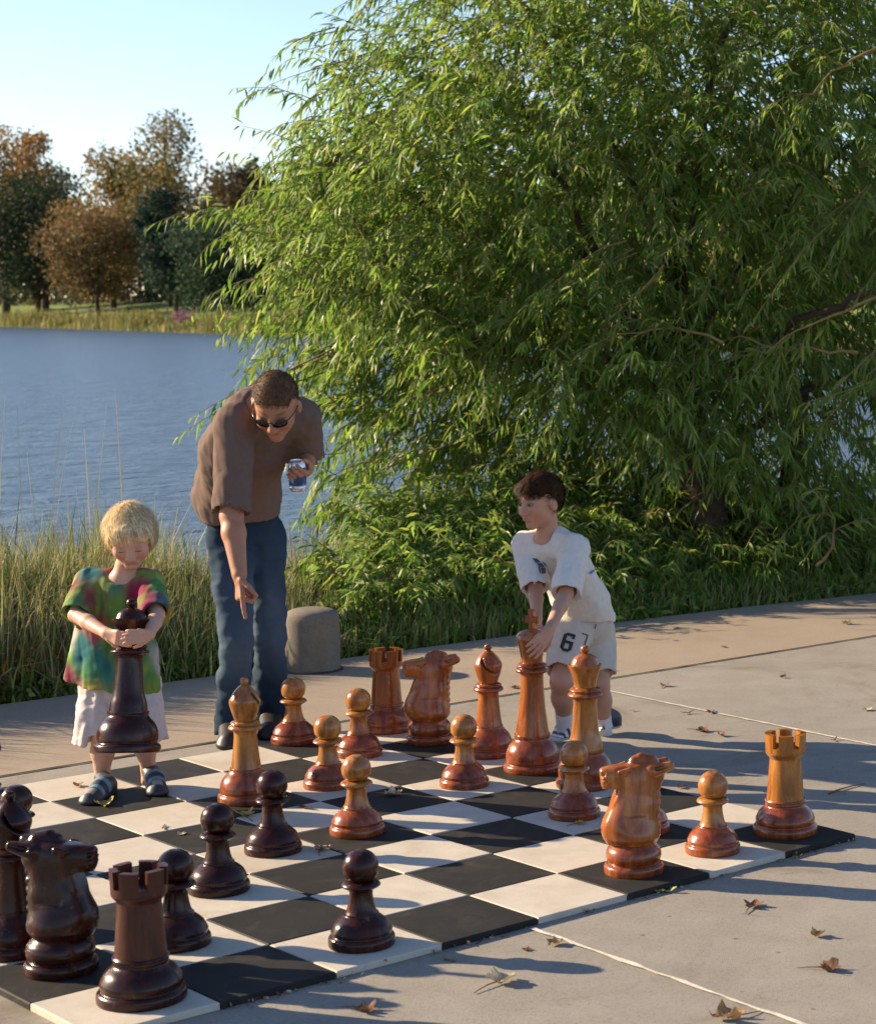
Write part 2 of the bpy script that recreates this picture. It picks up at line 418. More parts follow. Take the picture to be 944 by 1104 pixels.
W0 = ground(0, 352, WATER); W1 = ground(250, 360.5, WATER); sd_ = nrm(W1-W0); so = np.array([-sd_[1], sd_[0], 0]); so = so if so@HF > 0 else -so
hr = HR[:2]; hf = HF[:2]
c0 = CAM[:2]
def q(a, b): return tuple(c0+hr*a+hf*b)
sheet('lake', [q(-330, 3), q(330, 3), q(330, 520), q(-330, 520)], WATER, mW)
def shore_depth(px):
    d = ray(px, 350); nn = so; t = ((W0-CAM)[:2]@nn[:2])/(d[:2]@nn[:2]); return t
M_GRASS = simple('far_grass', (.14, .19, .05), .95, .35, .6, .1)
def far_pt(t, d): return W0+sd_*t+so*d
def far_z(d): return np.interp(d, [-8, 0, 3, 12, 30, 48, 75, 300, 1500], [-1.3, -.75, -.25, 1.0, 3.5, 4.9, 5.6, 8, 10])
ts = np.linspace(-1100, 700, 120); ds = np.array([-8, 0, 2, 5, 9, 14, 20, 30, 45, 70, 120, 300, 1500.0])
V = np.array([np.r_[(far_pt(t, d)+0*ZZ)[:2], far_z(d)+.12*math.sin(t*.21+d*.3)*(d > 4)] for t in ts for d in ds]); n = len(ds)
i, j = np.meshgrid(np.arange(len(ts)-1), np.arange(n-1), indexing='ij'); a = (i*n+j).ravel()
tag(np_mesh('far_bank', V, [np.stack([a, a+n, a+n+1, a+1], -1)], M_GRASS), kind='structure')
M_PATH = simple('far_path', (.36, .33, .29), .9, .15, .5)
V = []; F = []
for t in np.linspace(-80, 220, 40):
    for d in (31, 34): V.append(np.r_[far_pt(t, d)[:2], far_z(d)+.18])
for i in range(39): F.append((2*i, 2*i+2, 2*i+3, 2*i+1))
mb = MB(); mb.add(V, [], F); tag(mb.build('far_path', M_PATH), kind='structure')

# ------------------------------------------------------------------ leaf / blade generators
def leaves_mesh(base, direc, side, length, width, droop=.15):
    """arrays of leaves: a pointed blade of three faces each"""
    n = len(base); L = length[:, None]; Wd = width[:, None]
    up = np.cross(side, direc); up /= np.linalg.norm(up, axis=1)[:, None]+1e-9
    g = np.array([0, 0, -1.0])*droop
    p1 = base+direc*L*.32+up*L*.02+g*L*.10; p2 = base+direc*L*.68+g*L*.4; tip = base+direc*L+g*L
    V = np.stack([base, p1-side*Wd*.46+up*Wd*.12, p1+side*Wd*.46+up*Wd*.12, p2-side*Wd*.36, p2+side*Wd*.36, tip], 1).reshape(-1, 3)
    k = np.arange(n)[:, None]*6
    return V, np.concatenate([k+[0, 2, 1], k+[3, 4, 5]]), k+[1, 2, 4, 3]
def bez(a, b, c, n=8):
    t = np.linspace(0, 1, n)[:, None]; return (1-t)**2*a+2*t*(1-t)*b+t*t*c
def unit(a): return a/(np.linalg.norm(a, axis=-1, keepdims=True)+1e-9)
def blades(pos, h, lean, width, seg=4):
    """reed blades: ribbons of seg quads, bent over"""
    n = len(pos); az = rng.uniform(0, 2*math.pi, n); d = np.stack([np.cos(az), np.sin(az), 0*az], -1)
    s = np.stack([-np.sin(az+rng.normal(0, .6, n)), np.cos(az), 0*az], -1); s = unit(s); V = []
    for k in range(seg+1):
        t = k/seg; c = pos+ZZ*(h*t*(1-.25*lean*t*t))[:, None]+d*(h*lean*t*t*.75)[:, None]
        w = width*(1-t**1.6)*(.6+.8*min(t*3, 1)*.5)+.0008
        V += [c-s*w[:, None]/2, c+s*w[:, None]/2]
    V = np.stack(V, 1); m = 2*(seg+1); k = np.arange(n)[:, None]*m
    F = np.concatenate([k+[2*i, 2*i+1, 2*i+3, 2*i+2] for i in range(seg)])
    return V.reshape(-1, 3), F, m
def pick(cols, n, jit=.18):
    c = np.array(cols)[rng.integers(0, len(cols), n)]
    return np.clip(c*(1+rng.normal(0, jit, (n, 1)))*(1+rng.normal(0, .05, (n, 3))), .004, 1)

# reeds on the near bank
def edge_y(x): return np.interp(x, xs, ys)
n = 46000
X = np.where(rng.random(n) < .65, rng.uniform(-3.6, .9, n), rng.uniform(-3.6, 3.6, n)); off = np.where(rng.random(n) < .6, rng.gamma(2.2, .42, n), rng.uniform(.9, 3.2, n))+.04; off = np.minimum(off, 3.3)
Y = edge_y(X)+off
hmax = np.interp(X, [-3.6, -.9, -.2, .4, 1.0, 3.6], [1.55, 1.52, 1.45, 1.3, 1.15, 1.0])
clump = .75+.25*np.sin(X*5.1+1.2*np.sin(Y*6))*np.cos(Y*4.3)
H = hmax*clump*rng.uniform(.45, 1.05, n)
H *= np.clip(.35+off/.55, .35, 1)
Zb = -.07-.55*np.clip(off/3.2, 0, 1.6)
lim = .40*off+.06+np.interp(X, [-3.6, -1.2, -.4, .3, 1.2], [.7, .55, .32, .10, .0])*rng.random(n)**1.2-Zb   # shorter towards the paving, which stays in the sun
H = np.minimum(H, lim*rng.uniform(.8, 1.08, n))
V, F, m = blades(np.stack([X, Y, Zb], -1), H, rng.gamma(1.8, .23, n), rng.uniform(.009, .021, n))
greens = [(.20, .25, .06), (.28, .31, .085), (.13, .18, .045), (.38, .34, .12), (.46, .38, .18), (.33, .33, .10)]
c = pick(greens, n)
mix = np.clip((X+1.7)/-1.4, 0, 1)*(rng.random(n) < .6)*(H < .75)
c = c*(1-mix[:, None])+np.array([.38, .20, .05])*mix[:, None]*rng.uniform(.5, 1.1, (n, 1))
dry = rng.random(n) < .16; c[dry] = np.array([.40, .32, .18])*rng.uniform(.6, 1.1, (dry.sum(), 1))
n2 = 70; X2 = rng.uniform(-2.6, .6, n2); o2_ = rng.uniform(1.2, 2.6, n2)
V2, F2, m2 = blades(np.stack([X2, edge_y(X2)+o2_, -.07-.17*o2_], -1), rng.uniform(1.35, 1.85, n2), rng.gamma(1.4, .12, n2), rng.uniform(.007, .012, n2))
F = np.concatenate([F, F2+len(V)]); V = np.vstack([V, V2]); c = np.vstack([c, pick([(.34, .28, .15), (.26, .24, .10), (.17, .2, .06)], n2)])
tag(np_mesh('reeds', V, [F], M_BLADE, tint=np.repeat(c, m, 0)), 'dense green and tan reeds along the near lake bank', 'reeds', kind='stuff')
# low grass and weeds under the willow and along the strip edge
n = 12000
X = rng.uniform(-.2, 6.2, n); off = rng.gamma(1.6, .28, n)+.02; Y = edge_y(X)+off
H = rng.uniform(.1, .5, n)*np.interp(X, [-.2, 1, 3, 6], [1, 1.0, .7, .6])
H = np.minimum(H, (.42*off+.07)+.07+.17*off)
V, F, m = blades(np.stack([X, Y, -.07-.17*off], -1), H, rng.gamma(2, .25, n), rng.uniform(.008, .02, n))
c = pick([(.17, .26, .04), (.22, .31, .05), (.13, .20, .035), (.28, .28, .09), (.36, .30, .14)], n)
tag(np_mesh('bank_grass', V, [F], M_BLADE, tint=np.repeat(c, m, 0)), 'green and straw grass fringing the sandy strip under the willow', 'grass', kind='stuff')

n = 11000; X = rng.uniform(-.9, 6.4, n); off = rng.gamma(1.8, .32, n)+.03; off = np.minimum(off, 1.3*rng.random(n)+.03); zt = np.minimum(.40*off+.05, .42)*rng.uniform(.2, 1.0, n)-.03
P = np.stack([X, edge_y(X)+off, zt], -1); cl = np.sin(X*6.3+np.sin(off*5))+np.sin(X*2.7+1) > -.4; P = P[cl]; n = len(P)
V, f3, f4 = leaves_mesh(P, unit(rng.normal(size=(n, 3))+np.array([-.2, -.4, .1])), unit(rng.normal(size=(n, 3))), rng.uniform(.05, .12, n), rng.uniform(.014, .034, n), .3)
tag(np_mesh('bank_weeds', V, [f3, f4], M_LEAF, tint=np.repeat(pick([(.16, .26, .035), (.22, .32, .05), (.12, .20, .03), (.30, .30, .10)], n), 6, 0)), 'leafy weeds mixed into the grass along the lake bank', 'weeds', kind='stuff')
n = 420; b0 = ground(6, 752, PAVE); P = b0+np.stack([rng.normal(-.05, .16, n), np.abs(rng.normal(.1, .10, n)), rng.uniform(.0, .26, n)], -1)
V, f3, f4 = leaves_mesh(P, unit(rng.normal(size=(n, 3))+np.array([-.2, -.4, .0])), unit(rng.normal(size=(n, 3))), rng.uniform(.04, .10, n), rng.uniform(.018, .04, n), .3)
mb = MB()
for k in range(26):
    p0 = b0+np.array([rng.normal(-.05, .16), abs(rng.normal(.1, .10)), -.16]); mb.tube(bez(p0, p0+[0, 0, .25], p0+[rng.normal(0, .07), rng.normal(0, .07), rng.uniform(.3, .44)], 5), np.linspace(.004, .002, 5), 4)
rt = empty('weed_plant', tuple(b0)); tag(rt, 'yellow and orange leafed weed at the left edge below the reeds', 'plant')
np_mesh('foliage', V-b0, [f3, f4], M_LEAF, rt, True, np.repeat(pick([(.50, .30, .05), (.55, .40, .07), (.38, .17, .04), (.28, .28, .06)], n), 6, 0))
o = mb.build('stem', M_TWIG, rt); o.location = tuple(-b0)
# far reeds along the opposite shore
n = 14000
t = rng.uniform(-40, 260, n); d = rng.gamma(2.2, 2.2, n)
P = W0+sd_*t[:, None]+so*d[:, None]; P[:, 2] = far_z(d)
H = (1.5+1.2*np.clip(np.sin(t*.35)+np.sin(t*.13+1), -1, 1))*rng.uniform(.6, 1.2, n)*np.clip(1.2-d/14, .3, 1)
H = np.maximum(H, .5)
V, F, m = blades(P, H, rng.gamma(2, .2, n), rng.uniform(.10, .24, n), 3)
c = pick([(.27, .25, .08), (.34, .29, .10), (.20, .22, .065), (.17, .19, .06), (.38, .30, .12)], n)
tag(np_mesh('far_reeds', V, [F], M_FARLEAF, tint=np.repeat(c, m, 0)), 'yellow green reed belt along the far shore', 'reeds', kind='stuff')

# ------------------------------------------------------------------ far trees
FAR_G = 'trees on the far shore'
def far_tree(name, label, px, ytop, ybase, half, back, cols, nleaf=5500, airy=0.0, low=.25, seed=0, lobes=16, leaf=.55, cols_top=None):
    nleaf = int(nleaf*2.0); leaf *= .92; lobes += 10
    r = np.random.default_rng(seed); depth = shore_depth(px)+back; k = depth/FPX
    B = at(px, 320, depth); dn = (B-W0)[:2]@so[:2]; B[2] = far_z(dn); top = at(px, ytop, depth); Ht = top[2]-B[2]; Rr = half*k*1.2
    root = empty(name, tuple(B)); tag(root, label, 'tree', FAR_G)
    cz = Ht*(1+low)/2; rz = Ht*(1-low)/2
    u = r.normal(size=(lobes, 3)); u = unit(u)*r.uniform(.15, .95, (lobes, 1))**.6
    C = u*np.array([Rr, Rr, rz])+np.array([0, 0, cz]); C[:, 2] = np.minimum(C[:, 2], Ht*.9)
    LR = r.uniform(.20, .44, lobes)*min(Rr, rz)*1.2
    LR = np.minimum(LR, Ht-C[:, 2])
    li = r.choice(lobes, nleaf, p=LR**2/np.sum(LR**2)); dirv = unit(r.normal(size=(nleaf, 3)))
    rad = LR[li]*np.clip(r.normal(.86, .2+.15*airy, nleaf), .15, 1.35)
    P = C[li]+dirv*rad[:, None]*np.array([1, 1, .85])
    P = P[P[:, 2] > Ht*.08]; n = len(P); li = li[:n]
    up = unit(r.normal(size=(n, 3))+np.array([0, 0, .4])); sd = unit(np.cross(up, r.normal(size=(n, 3)))); dd = np.cross(sd, up)
    s = leaf*r.uniform(.5, 1.3, (n, 1)); w = s*r.uniform(.45, .9, (n, 1))
    V = np.stack([P-sd*w*.5-dd*s*.2, P+dd*s*-.5, P+sd*w*.5-dd*s*.1, P+sd*w*.3+dd*s*.4, P-sd*w*.35+dd*s*.5], 1).reshape(-1, 3)
    F = np.arange(n*5).reshape(n, 5)
    cc = np.array(cols)
    lc = cc[r.integers(0, len(cc), lobes)][li[:n] % lobes]*(1+r.normal(0, .22, (n, 1)))
    if cols_top is not None:
        f = np.clip((P[:, 2]/Ht-.45)*3+r.normal(0, .35, n), 0, 1)[:, None]; lc = lc*(1-f)+np.array(cols_top)*f*(1+r.normal(0, .2, (n, 1)))
    lc = np.clip(lc, .004, 1)
    np_mesh('crown', V, [F], M_FARLEAF, root, True, np.repeat(lc, 5, 0))
    mb = MB(); tr = max(.16, Ht*.018)
    fork = np.array([0, 0, Ht*(low+.12)])
    mb.tube(bez(np.zeros(3)-[0, 0, .5], np.array([r.normal(0, .3), r.normal(0, .3), fork[2]*.5]), fork), np.linspace(tr*1.25, tr*.8, 8), 7)
    order = np.argsort(-LR)[:9]
    for a in order:
        mid = (fork+C[a])/2+np.array([0, 0, Ht*.05]); st = fork*r.uniform(.55, 1.0)
        mb.tube(bez(st, mid, C[a], 6), np.linspace(tr*.5, tr*.1, 6), 5)
    mb.build('trunk', M_BARK, root); return root
DG = [(.038, .062, .028), (.052, .08, .032), (.030, .05, .026)]
OR_ = [(.30, .19, .05), (.25, .16, .045), (.33, .23, .06), (.20, .155, .05)]
OL = [(.24, .19, .07), (.30, .22, .07), (.18, .165, .06)]
BR = [(.14, .10, .045), (.18, .12, .05), (.11, .09, .045)]
far_tree('broadleaf_tree', 'tall orange topped tree rising at the left edge of the far shore', 6, 112, 318, 46, 52, DG, 6500, .2, .05, 1, 20, .6, (.32, .20, .055))
far_tree('broadleaf_tree', 'dark green spreading tree near the left end of the far shore', 40, 178, 322, 58, 42, DG, 7500, .1, .03, 2, 22, .55)
far_tree('broadleaf_tree', 'round russet crowned tree behind the dark green spreading tree', 48, 136, 318, 30, 64, BR, 4500, .4, .1, 3, 14, .6, (.34, .18, .05))
far_tree('broadleaf_tree', 'golden orange tree in the middle of the far trees', 122, 152, 318, 42, 58, OR_, 6500, .3, .1, 4, 18, .55)
far_tree('broadleaf_tree', 'tallest airy olive brown tree with open branches against the sky', 186, 121, 318, 46, 74, OL, 4600, .9, .3, 5, 20, .55)
far_tree('broadleaf_tree', 'low brown tree with forked trunk on the far grass bank', 106, 212, 323, 52, 34, BR, 6000, .7, .16, 6, 18, .5, (.24, .155, .06))
far_tree('broadleaf_tree', 'dark blue green upright tree right of the brown forked tree', 190, 192, 323, 36, 40, [(.026, .052, .034), (.036, .068, .042), (.022, .042, .03)], 6000, .1, .08, 7, 16, .5)
far_tree('broadleaf_tree', 'low dark rounded tree beside the willow tip across the lake', 238, 232, 324, 46, 36, [(.042, .075, .04), (.055, .09, .045)], 5500, .2, .05, 8, 16, .5)
far_tree('broadleaf_tree', 'brownish flat topped tree behind the low dark rounded tree', 258, 176, 318, 46, 80, BR, 4600, .6, .2, 9, 16, .6)
far_tree('broadleaf_tree', 'olive tree far across the lake seen through the left of the willow', 330, 170, 322, 60, 64, OL, 5000, .4, .1, 10, 16, .6)
far_tree('broadleaf_tree', 'dark tree across the lake seen through the middle of the willow', 440, 205, 324, 66, 42, DG, 5000, .3, .05, 11, 16, .6)
far_tree('broadleaf_tree', 'russet tree across the lake hidden mostly behind the willow trunk', 560, 190, 326, 70, 42, BR, 5000, .3, .05, 12, 16, .6)
far_tree('broadleaf_tree', 'dark green tree across the lake behind the right half of the willow', 700, 200, 328, 80, 40, DG, 5000, .3, .05, 13, 16, .6)
far_tree('broadleaf_tree', 'olive green tree across the lake behind the right edge of the willow', 850, 190, 330, 80, 40, OL, 5000, .3, .05, 14, 16, .6)
# woodland behind the single trees: one far mass
n = 80000; px_ = rng.uniform(-160, 1150, n); P = np.array([ground(x, 345, WATER) for x in px_]); v_ = unit((P-CAM)*[1, 1, 0])
dep = np.array([shore_depth(x) for x in px_])+rng.uniform(95, 130, n); P = CAM+v_*(dep/(v_@FW))[:, None]; tq = px_/3.0
hq = (17.5+3.0*np.sin(tq*.16)+2.5*np.sin(tq*.41+1)+1.5*np.sin(tq*.9)+rng.normal(0, 1.0, n))
P[:, 2] = far_z((P-W0)[:, :2]@so[:2])-1+hq*rng.random(n)**1.05
up_ = unit(rng.normal(size=(n, 3))); sd2 = unit(np.cross(up_, rng.normal(size=(n, 3)))); dd2 = np.cross(sd2, up_); s2 = rng.uniform(.5, 1.2, (n, 1))
V = np.stack([P-sd2*s2*.5, P-dd2*s2*.4, P+sd2*s2*.5, P+dd2*s2*.45], 1).reshape(-1, 3)
zone = np.sin(tq*.16+.6)+np.sin(tq*.07)
cz_ = np.where((zone > .5)[:, None], np.array([[.16, .125, .055]]), np.array([[.065, .085, .045]]))*(1+rng.normal(0, .25, (n, 1)))
tag(np_mesh('far_woodland', V, [np.arange(n*4).reshape(n, 4)], M_FARLEAF, tint=np.repeat(np.clip(cz_, .005, 1), 4, 0)), 'dark continuous woodland closing the view behind the far trees', 'woodland', kind='stuff')
# grey boulder and pink flowering shrub on the far grass
def far_blob(name, label, cat, px, py, depth, rx, rz, m, seed):
    B = at(px, py, depth); B[2] = far_z((B-W0)[:2]@so[:2]); S = SDF((-rx*1.5, -rx*1.5, -rz), (rx*1.5, rx*1.5, rz*2), rx/9)
    S.ell((0, 0, rz*.5), (rx, rx*.8, rz), k=.01); S.ell((rx*.4, 0, rz*.3), (rx*.6, rx*.7, rz*.7), k=.1); S.disp(lambda P: .12*rx*wav(P, seed, 4/rx), rx)
    V, F = S.mesh(); return tag(np_mesh(name, V, [F], m, None, True, loc=tuple(B)), label, cat)
far_blob('boulder', 'grey boulder on the far grass bank beside the forked tree', 'boulder', 139, 321, shore_depth(139)+24, .75, .55, simple('boulder_stone', (.22, .22, .23), .9, .3, 2), 3)
B = at(196, 331, shore_depth(196)+12); B[2] = far_z((B-W0)[:2]@so[:2])+.6; n = 260; P = rng.normal(size=(n, 3))*np.array([.55, .55, .4])+np.array([0, 0, .7]); P[:, 2] = np.abs(P[:, 2])
V, f3, f4 = leaves_mesh(P, unit(rng.normal(size=(n, 3))), unit(rng.normal(size=(n, 3))), rng.uniform(.25, .45, n), rng.uniform(.15, .25, n))
cc = np.where((rng.random(n) < .7)[:, None], np.array([[.42, .14, .34]]), np.array([[.06, .1, .03]]))
rt = empty('flowering_shrub', tuple(B)); tag(rt, 'small pink flowering shrub among the far reeds', 'shrub')
np_mesh('crown', V, [f3, f4], M_FARLEAF, rt, True, np.repeat(cc, 6, 0))
mb = MB()
for k in range(5): mb.tube([(0, 0, -.6), (.1*k-.2, .05, .2), (.2*k-.4, .1*(k % 2), .7)], [.04, .03, .015], 5)
mb.build('stem', M_BARK, rt)
# wooden rail fence on the far bank
rt = empty('rail_fence', (0, 0, 0)); tag(rt, 'thin dark rail fence running along the far park', 'fence')
pts = [at(px, 320, shore_depth(px)+46) for px in range(40, 320, 14)]; zf = 0.0
for p in pts: p[2] = far_z((p-W0)[:2]@so[:2])
mb = MB()
for p in pts: mb.box((p[0]-.08, p[1]-.08, p[2]-.3), (p[0]+.08, p[1]+.08, p[2]+1.25))
mp_ = simple('fence_wood', (.05, .04, .03), .9, .3, 3)
mb.build('post', mp_, rt, False)['kind'] = 'stuff'
for zz in (.55, 1.1):
    mb = MB(); mb.tube([np.r_[p[:2], p[2]+zz] for p in pts], np.full(len(pts), .06), 4); mb.build('rail', mp_, rt)

# ------------------------------------------------------------------ willow
def willow():
    DD = 1.3
    def at(px, py, d): return CAM+ray(px, py)*(d+DD)
    base = np.r_[at(768, 632, 11.75)[:2], -.6]
    root = empty('willow_tree', tuple(base)); tag(root, 'large leafy willow with dark trunk and drooping twigs on the lake bank', 'tree')
    r = np.random.default_rng(21)
    tops = []
    def T(px, py, d): return at(px, py, d)-base
    tr = MB()
    T0 = T
    def T(px, py, d): return T0(px, py, d-.2)
    fork = T(742, 415, 12.1)
    trunk = np.vstack([bez(np.array([0, 0, -.15]), T(772, 600, 11.7), T(752, 500, 11.95), 7), bez(T(752, 500, 11.95), T(738, 455, 12.0), fork, 5)[1:]])
    tr.tube(trunk, np.linspace(.17, .105, len(trunk)), 10)
    tr.tube(bez(T(838, 640, 11.9), T(850, 560, 12.2), T(862, 420, 12.6), 9), np.linspace(.12, .06, 9), 8)
    limbs = [(fork, (715, 330), (728, 240, 12.2), (742, 120, 12.2), .075), (fork, (690, 380), (630, 250, 12.0), (535, 55, 11.9), .07),
             (fork, (640, 420), (540, 380, 11.6), (400, 250, 11.4), .06), (fork, (760, 330), (850, 220, 12.2), (990, 90, 12.2), .065),
             (fork, (740, 300), (690, 100, 12.6), (650, -80, 12.8), .06),
             (fork, (800, 380), (900, 330, 11.2), (1060, 280, 11.0), .05), (T(752, 500, 11.95), (690, 400), (600, 340, 12.6), (500, 320, 13.0), .045),
             (T(752, 500, 11.95), (820, 440), (920, 400, 12.6), (1100, 350, 13.0), .05), (fork, (690, 330), (560, 200, 12.9), (400, 80, 13.2), .055),
             (fork, (780, 250), (860, 60, 12.8), (930, -120, 13.2), .055), (fork, (730, 260), (600, 60, 12.2), (480, -60, 12.0), .05),
             (fork, (730, 300), (780, 60, 11.8), (800, -140, 11.8), .055), (fork, (650, 330), (460, 220, 12.2), (310, 190, 12.3), .05)]
    nodes = []
    for st, m_, a_, e_, rad in limbs:
        md = T(m_[0], m_[1], 12.0); a = T(*a_); e = T(*e_)
        p = np.vstack([bez(st, md, a, 6), bez(a, a+(a-md)*.5, e, 8)[1:]]); p[1:] += r.normal(0, .025, (len(p)-1, 3))
        tr.tube(p, np.linspace(rad*.62, .008, len(p)), 7); nodes.append(p)
    tr.build('trunk', M_BARK, root)
    T = T0
    # crown volume: overlapping ellipsoids (centre px, py, depth; radii across, deep, up in metres)
    blobs = [((700, 250, 12.3), (1.75, 1.5, 1.5), 1.0), ((520, 200, 12.0), (1.25, 1.3, 1.15), 1.0), ((430, 290, 11.7), (.85, 1.1, .8), .8),
             ((610, 60, 12.3), (1.0, 1.3, .85), .52), ((760, 40, 12.3), (1.5, 1.5, 1.1), .72), ((930, 180, 12.2), (1.5, 1.5, 1.5), 1.05),
             ((440, 135, 12.5), (.62, .9, .55), .26), ((880, 420, 11.9), (1.3, 1.1, 1.2), 1.0), ((620, 440, 11.7), (1.1, 1.1, .95), .9),
             ((470, 440, 11.4), (.7, .9, .65), .85), ((740, 560, 12.0), (1.1, .7, .6), .55), ((1010, 480, 11.6), (1.1, 1.1, 1.1), .6),
             ((560, 560, 11.7), (.8, .6, .46), .6), ((440, 555, 11.2), (.5, .5, .42), .42), ((480, 610, 11.0), (.7, .4, .3), .35), ((620, 600, 11.0), (.7, .4, .3), .35), ((780, 590, 10.9), (1.0, .35, .4), .75), ((900, 570, 10.9), (.8, .35, .5), .65), ((850, 610, 10.7), (.9, .3, .28), .45), ((700, 600, 10.9), (.7, .3, .35), .5), ((320, 265, 11.6), (.42, .6, .26), .17),
             ((900, -60, 12.4), (1.6, 1.5, 1.0), .6), ((660, -70, 12.4), (1.3, 1.4, .8), .4), ((345, 350, 11.5), (.42, .6, .40), .28), ((890, 540, 11.3), (1.0, .5, .75), .75), ((735, 545, 11.2), (.8, .4, .8), .55), ((650, 520, 11.3), (.7, .4, .75), .5), ((830, 470, 11.0), (.9, .4, .8), .5), ((600, 390, 11.2), (.7, .4, .5), .35)]
    ax = np.array([HR, HF, ZZ]); vol = np.array([b[2]*np.prod(b[1])**.7 for b in blobs]); NT = 8300
    bi = r.choice(len(blobs), NT, p=vol/vol.sum()); S = []; O = []
    for k in range(NT):
        c, rad, _ = blobs[bi[k]]; u = unit(r.normal(size=3)); q = u*r.uniform(.05, 1)**(.42)
        S.append(T(*c)+(q*np.array(rad))@ax); O.append(u@ax)
    S = np.array(S); O = np.array(O)
    # boughs on the lake side: where a twig would shade the sunny paving it grows further back along the same line of sight
    def shades(Q):
        g = Q-np.array([-.5*.9239, .866*.9239, .3827])*((Q[2]-PAVE)/.3827)
        if g[1] > 4.3: return False
        d = g-CAM; z = d@FW; return z > 0 and PW/2+SX+FPX*(d@RT)/z < 990
    for k in range(NT):
        Q = S[k]+base; v = nrm(Q-CAM)
        for _ in range(14):
            if not (shades(Q) or shades(Q-ZZ*.25)): break
            Q = Q+v*.3
            if Q[2] < -.1: break
        S[k] = Q-base
    # skirt of low shoots between the crown and the grass
    xq = r.uniform(.1, 7.0, 1700); oq = r.uniform(.3, 1.6, 1700)
    dq_ = np.stack([xq, edge_y(xq)+oq, 0*xq+.3], -1)-CAM; kq = PW/2+SX+FPX*(dq_@RT)/(dq_@FW) > 372+40*np.sin(xq*9); xq, oq = xq[kq], oq[kq]; nS = len(xq)
    S = np.vstack([S, np.stack([xq, edge_y(xq)+oq, .30*oq+.06+.10*r.random(nS)], -1)-base]); O = np.vstack([O, unit(r.normal(size=(nS, 3))+[0, 0, .4])]); NT += nS
    # single reaching sprays that break the outline
    sprays = [((335, 14), 12.2, .9), ((360, 22), 12.1, .8), ((300, 105), 12.0, .8), ((295, 150), 12.1, .75), ((212, 235), 11.4, 1.0), ((228, 225), 11.5, .9), ((250, 220), 11.6, .9), ((262, 246), 11.5, .8),
              ((215, 330), 11.3, .8), ((250, 372), 11.2, .8), ((262, 340), 11.3, .7), ((195, 455), 10.9, .95), ((215, 447), 10.95, .8), ((345, 470), 11.0, .8), ((352, 530), 11.0, .7), ((370, 600), 10.9, .8), ((340, 655), 10.8, .6),
              ((395, 640), 10.9, .7), ((440, 660), 11.0, .6), ((300, 60), 12.2, .5), ((310, 200), 12.0, .7), ((290, 300), 11.5, .7), ((392, 30), 12.2, .6), ((430, 12), 12.2, .6),
              ((700, 305), 10.6, 1.0), ((782, 335), 10.5, 1.1), ((850, 300), 10.5, 1.0), ((905, 330), 10.4, 1.0), ((940, 480), 10.5, 1.0), ((850, 470), 10.5, .9), ((600, 300), 10.7, 1.0), ((540, 340), 10.7, 1.0)]
    tw = MB(); LB = []; LD = []; LS = []; LL = []; LW = []; LC = []
    def twig(start, d0, Lt, droop, nl, bright=1.0, thick=.0035):
        nseg = 6; p = start.copy(); d = nrm(d0); pts = [p.copy()]
        for s_ in range(nseg):
            d = nrm(d+np.array([0, 0, -droop])/nseg*1.6+r.normal(0, .09, 3)); p = p+d*Lt/nseg; pts.append(p.copy())
        pts = np.array(pts); tt = np.linspace(.06, 1, nl)*nseg; i0 = np.minimum(tt.astype(int), nseg-1); fr = (tt-i0)[:, None]
        P = pts[i0]*(1-fr)+pts[i0+1]*fr; D = unit(pts[i0+1]-pts[i0])
        sidev = unit(np.cross(D, np.array([0, 0, 1.0])+r.normal(0, .25, (nl, 3)))); sg = np.where(np.arange(nl) % 2 == 0, 1.0, -1.0)[:, None]
        ld = unit(D*.75+sidev*sg*.62+np.array([0, 0, -.55])+r.normal(0, .38, (nl, 3)))
        ls = unit(np.cross(ld, r.normal(0, .7, (nl, 3))+np.array([0, 0, .5])))
        fade = np.clip(1.25-np.linspace(0, 1, nl)*.55, .5, 1.1)
        LB.append(P); LD.append(ld); LS.append(ls); LL.append(r.uniform(.075, .135, nl)*fade); LW.append(r.uniform(.0135, .0225, nl)*fade)
        base_c = np.array([[.165, .275, .036], [.205, .315, .045], [.12, .22, .03], [.29, .345, .06], [.24, .30, .11]])[r.integers(0, 5, nl)]
        LC.append(base_c*bright*(1+r.normal(0, .14, (nl, 1))))
        return pts, thick
    cnt = 0
    ctr = T(720, 260, 12.2)
    for k in range(NT):
        out = S[k]-ctr; out[2] *= .4; d0 = unit(.55*unit(out)+.45*O[k]+np.array([0, 0, .18])+r.normal(0, .35, 3))
        low = S[k][2]+base[2]; Lt = r.uniform(.28, .62)*(1.0 if low > .5 else .75)
        if low-Lt*.9 < -.35: Lt *= .6
        q_ = S[k]+base
        if k >= NT-nS: Lt = r.uniform(.18, .34)
        elif q_[1] < 4.45 and q_[2] < 2.0: continue
        pts, th = twig(S[k], d0, Lt, r.uniform(.05, 1.25), int(r.integers(13, 23)), r.uniform(.8, 1.15))
        if k % 2 == 0: tw.tube(pts, np.linspace(th, .0012, len(pts)), 4, False)
        cnt += 1
    for k_, ((px, py), d, Lt) in enumerate(sprays):
        tip = T(px, py, d); inward = unit(T(min(px+150, 760) if px < 600 else px+60, py-40, d+.3)-tip)
        for q_ in range(3):
            st = tip+inward*Lt*r.uniform(.8, 1.1)+np.array([0, 0, .16*Lt])+r.normal(0, .05, 3)
            pts, th = twig(st, tip-st+np.array([0, 0, .12]), Lt*r.uniform(.8, 1.05), .35, int(34*Lt), 1.1, .006)
            tw.tube(pts, np.linspace(th, .0015, len(pts)), 5, False)
        # carrying branch
        far = tip+inward*Lt
        if k_ < 11: tw.tube(bez(far+inward*.6+[0, 0, .1], far+inward*.3+[0, 0, .12], far+[0, 0, .1*Lt], 7), np.linspace(.008, .005, 7), 5, False)
